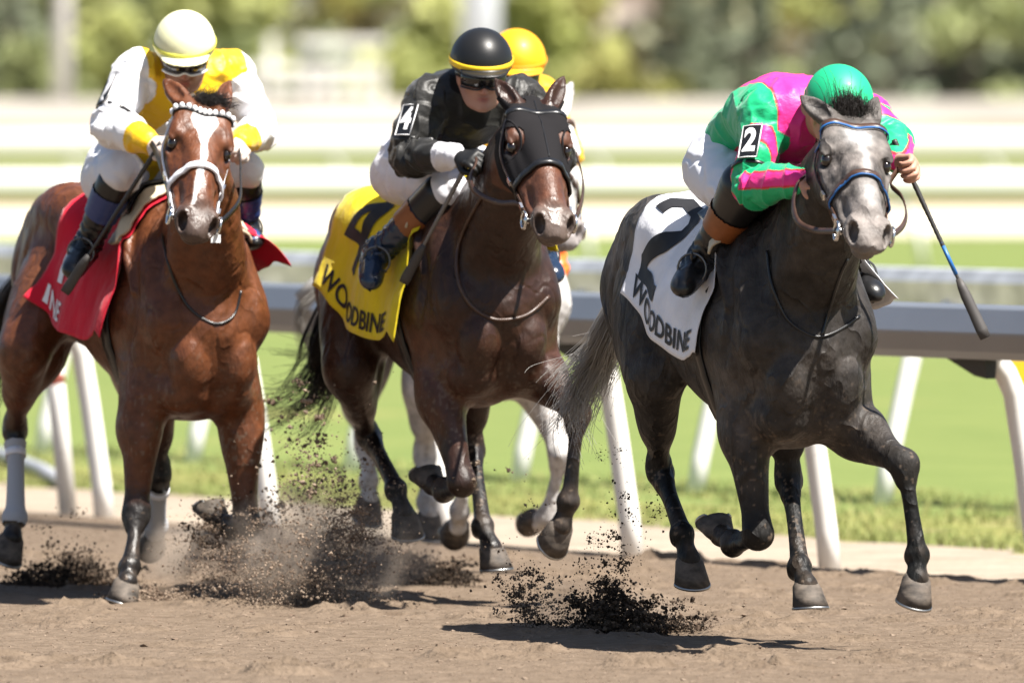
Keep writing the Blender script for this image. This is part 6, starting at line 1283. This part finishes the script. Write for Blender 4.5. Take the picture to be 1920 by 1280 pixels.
spray('tall brown cloud of dirt between the bay and the dark brown horse', [(610, 1085, 42.75, 75, 48, 0.25, 2400, 0.0048, 0.20), (575, 1100, 42.75, 90, 32, 0.25, 1900, 0.0045, 0.22), (650, 1010, 42.75, 40, 40, 0.2, 1100, 0.0045, 0.2), (480, 1060, 42.75, 70, 45, 0.25, 1700, 0.0036, 0.25), (600, 950, 42.75, 60, 50, 0.2, 560, 0.0050, 0.25),
    (600, 850, 42.75, 36, 50, 0.15, 150, 0.0066, 0.25), (575, 760, 42.75, 30, 26, 0.12, 90, 0.0072, 0.22), (650, 990, 42.75, 75, 55, 0.3, 2200, 0.0024, 0.2), (620, 900, 42.75, 80, 90, 0.3, 110, 0.0060, 0.45)], 23)
spray('dark mound of dirt under the bay horse at the left edge', [(110, 1105, 44.4, 52, 24, 0.12, 3600, 0.0062, 0.95), (150, 1085, 44.4, 40, 28, 0.1, 1400, 0.0055, 0.95), (50, 1110, 44.4, 40, 18, 0.1, 900, 0.005, 0.8), (110, 1010, 44.4, 40, 34, 0.1, 180, 0.004, 0.7), (100, 1140, 44.2, 70, 6, 0.12, 900, 0.005, 0.95)], 24)
spray('burst of brown dirt round the bay horse\'s planted foreleg', [(250, 1120, 43.3, 30, 12, 0.08, 900, 0.0045, 0.35), (290, 1138, 43.05, 34, 17, 0.10, 1900, 0.0048, 0.30), (340, 1130, 43.05, 24, 12, 0.08, 500, 0.0045, 0.35), (230, 1138, 43.1, 26, 12, 0.08, 500, 0.004, 0.45)], 25)
spray('small lumps of dirt flying round the bay horse\'s raised foreleg', [(385, 1000, 43.3, 30, 30, 0.12, 500, 0.0050, 0.5), (480, 960, 43.3, 45, 50, 0.15, 420, 0.0058, 0.35), (430, 1060, 43.3, 60, 40, 0.15, 1100, 0.0035, 0.3)], 26)
spray('scattered lumps of dirt in the air between the dark brown and the grey horse', [(930, 880, 42.3, 45, 30, 0.3, 16, 0.006, 0.4), (960, 1010, 41.6, 60, 60, 0.3, 40, 0.0045, 0.7), (560, 860, 43.2, 70, 60, 0.3, 40, 0.009, 0.35), (1330, 1120, 40.3, 120, 60, 0.3, 40, 0.003, 0.8)], 27)
rg = np.random.default_rng(5); n = 30000; Y = 36.5 + 16 * rg.random(n) ** 1.2; X = (rg.random(n) - 0.5) * 0.098 * Y; k = ((X - RA[0]) * RN[0] + (Y - RA[1]) * RN[1]) < -0.05; P = np.column_stack([X, Y, track_h(X, Y)])[k]
r = 0.0026 * np.exp(rg.normal(size=len(P)) * 0.6); r = np.minimum(r, 0.016); t = rg.random((len(P), 1)); o = lumps('loose_clods', 'loose crumbs of brown dirt lying all over the track', P, r, LT * 1.25 + (BR * 1.3 - LT * 1.25) * t, 31, 0.55)

# the fine dust hanging in that dirt
def dust(label, c, r, dens, seed, colr):
    b = MB(); b.ball((0, 0, 0), r, 20, 14); V, F = b.get(); o = link('dust_cloud', raw('dust_cloud', V, F), None); o.location = c; tag(o, label, 'dust cloud', None, 'stuff')
    m = bpy.data.materials.new("airborne_dust"); m.use_nodes = True; nt = m.node_tree; nt.nodes.clear(); pv = nt.nodes.new("ShaderNodeVolumePrincipled"); pv.inputs["Color"].default_value = (*colr, 1); out = nt.nodes.new("ShaderNodeOutputMaterial")
    tc = nt.nodes.new("ShaderNodeTexCoord"); nz = nt.nodes.new("ShaderNodeTexNoise"); nz.noise_dimensions = '4D'; nz.inputs["W"].default_value = seed; nz.inputs["Scale"].default_value = 5.0; nz.inputs["Detail"].default_value = 4; nt.links.new(tc.outputs["Object"], nz.inputs["Vector"])
    mr = nt.nodes.new("ShaderNodeMapRange"); mr.inputs[1].default_value = 0.42; mr.inputs[2].default_value = 0.68; mr.inputs[3].default_value = 0; mr.inputs[4].default_value = dens; nt.links.new(nz.outputs[0], mr.inputs[0])
    mp = nt.nodes.new("ShaderNodeMapping"); mp.inputs["Scale"].default_value = (1 / r[0], 1 / r[1], 1 / r[2]); nt.links.new(tc.outputs["Object"], mp.inputs[0]); ln = nt.nodes.new("ShaderNodeVectorMath"); ln.operation = 'LENGTH'; nt.links.new(mp.outputs[0], ln.inputs[0])
    fd = nt.nodes.new("ShaderNodeMapRange"); fd.inputs[1].default_value = 0.35; fd.inputs[2].default_value = 1.0; fd.inputs[3].default_value = 1; fd.inputs[4].default_value = 0; nt.links.new(ln.outputs["Value"], fd.inputs[0])
    mu = nt.nodes.new("ShaderNodeMath"); mu.operation = 'MULTIPLY'; nt.links.new(mr.outputs[0], mu.inputs[0]); nt.links.new(fd.outputs[0], mu.inputs[1]); nt.links.new(mu.outputs[0], pv.inputs["Density"]); nt.links.new(pv.outputs[0], out.inputs["Volume"]); m.cycles.volume_step_rate = 2.0; o.data.materials.append(m)
DC = (0.78, 0.64, 0.52)
dust('brown dust hanging between the bay and the dark brown horse', at(615, 1030, 42.8), (0.42, 0.34, 0.28), 14.0, 1.3, DC)
dust('thin dust behind the bay horse\'s raised foreleg', at(420, 1040, 43.9), (0.34, 0.30, 0.18), 9.0, 4.1, DC)
dust('thin dust over the mound behind the grey horse', at(1130, 1150, 40.7), (0.34, 0.22, 0.14), 6.0, 7.7, DC)
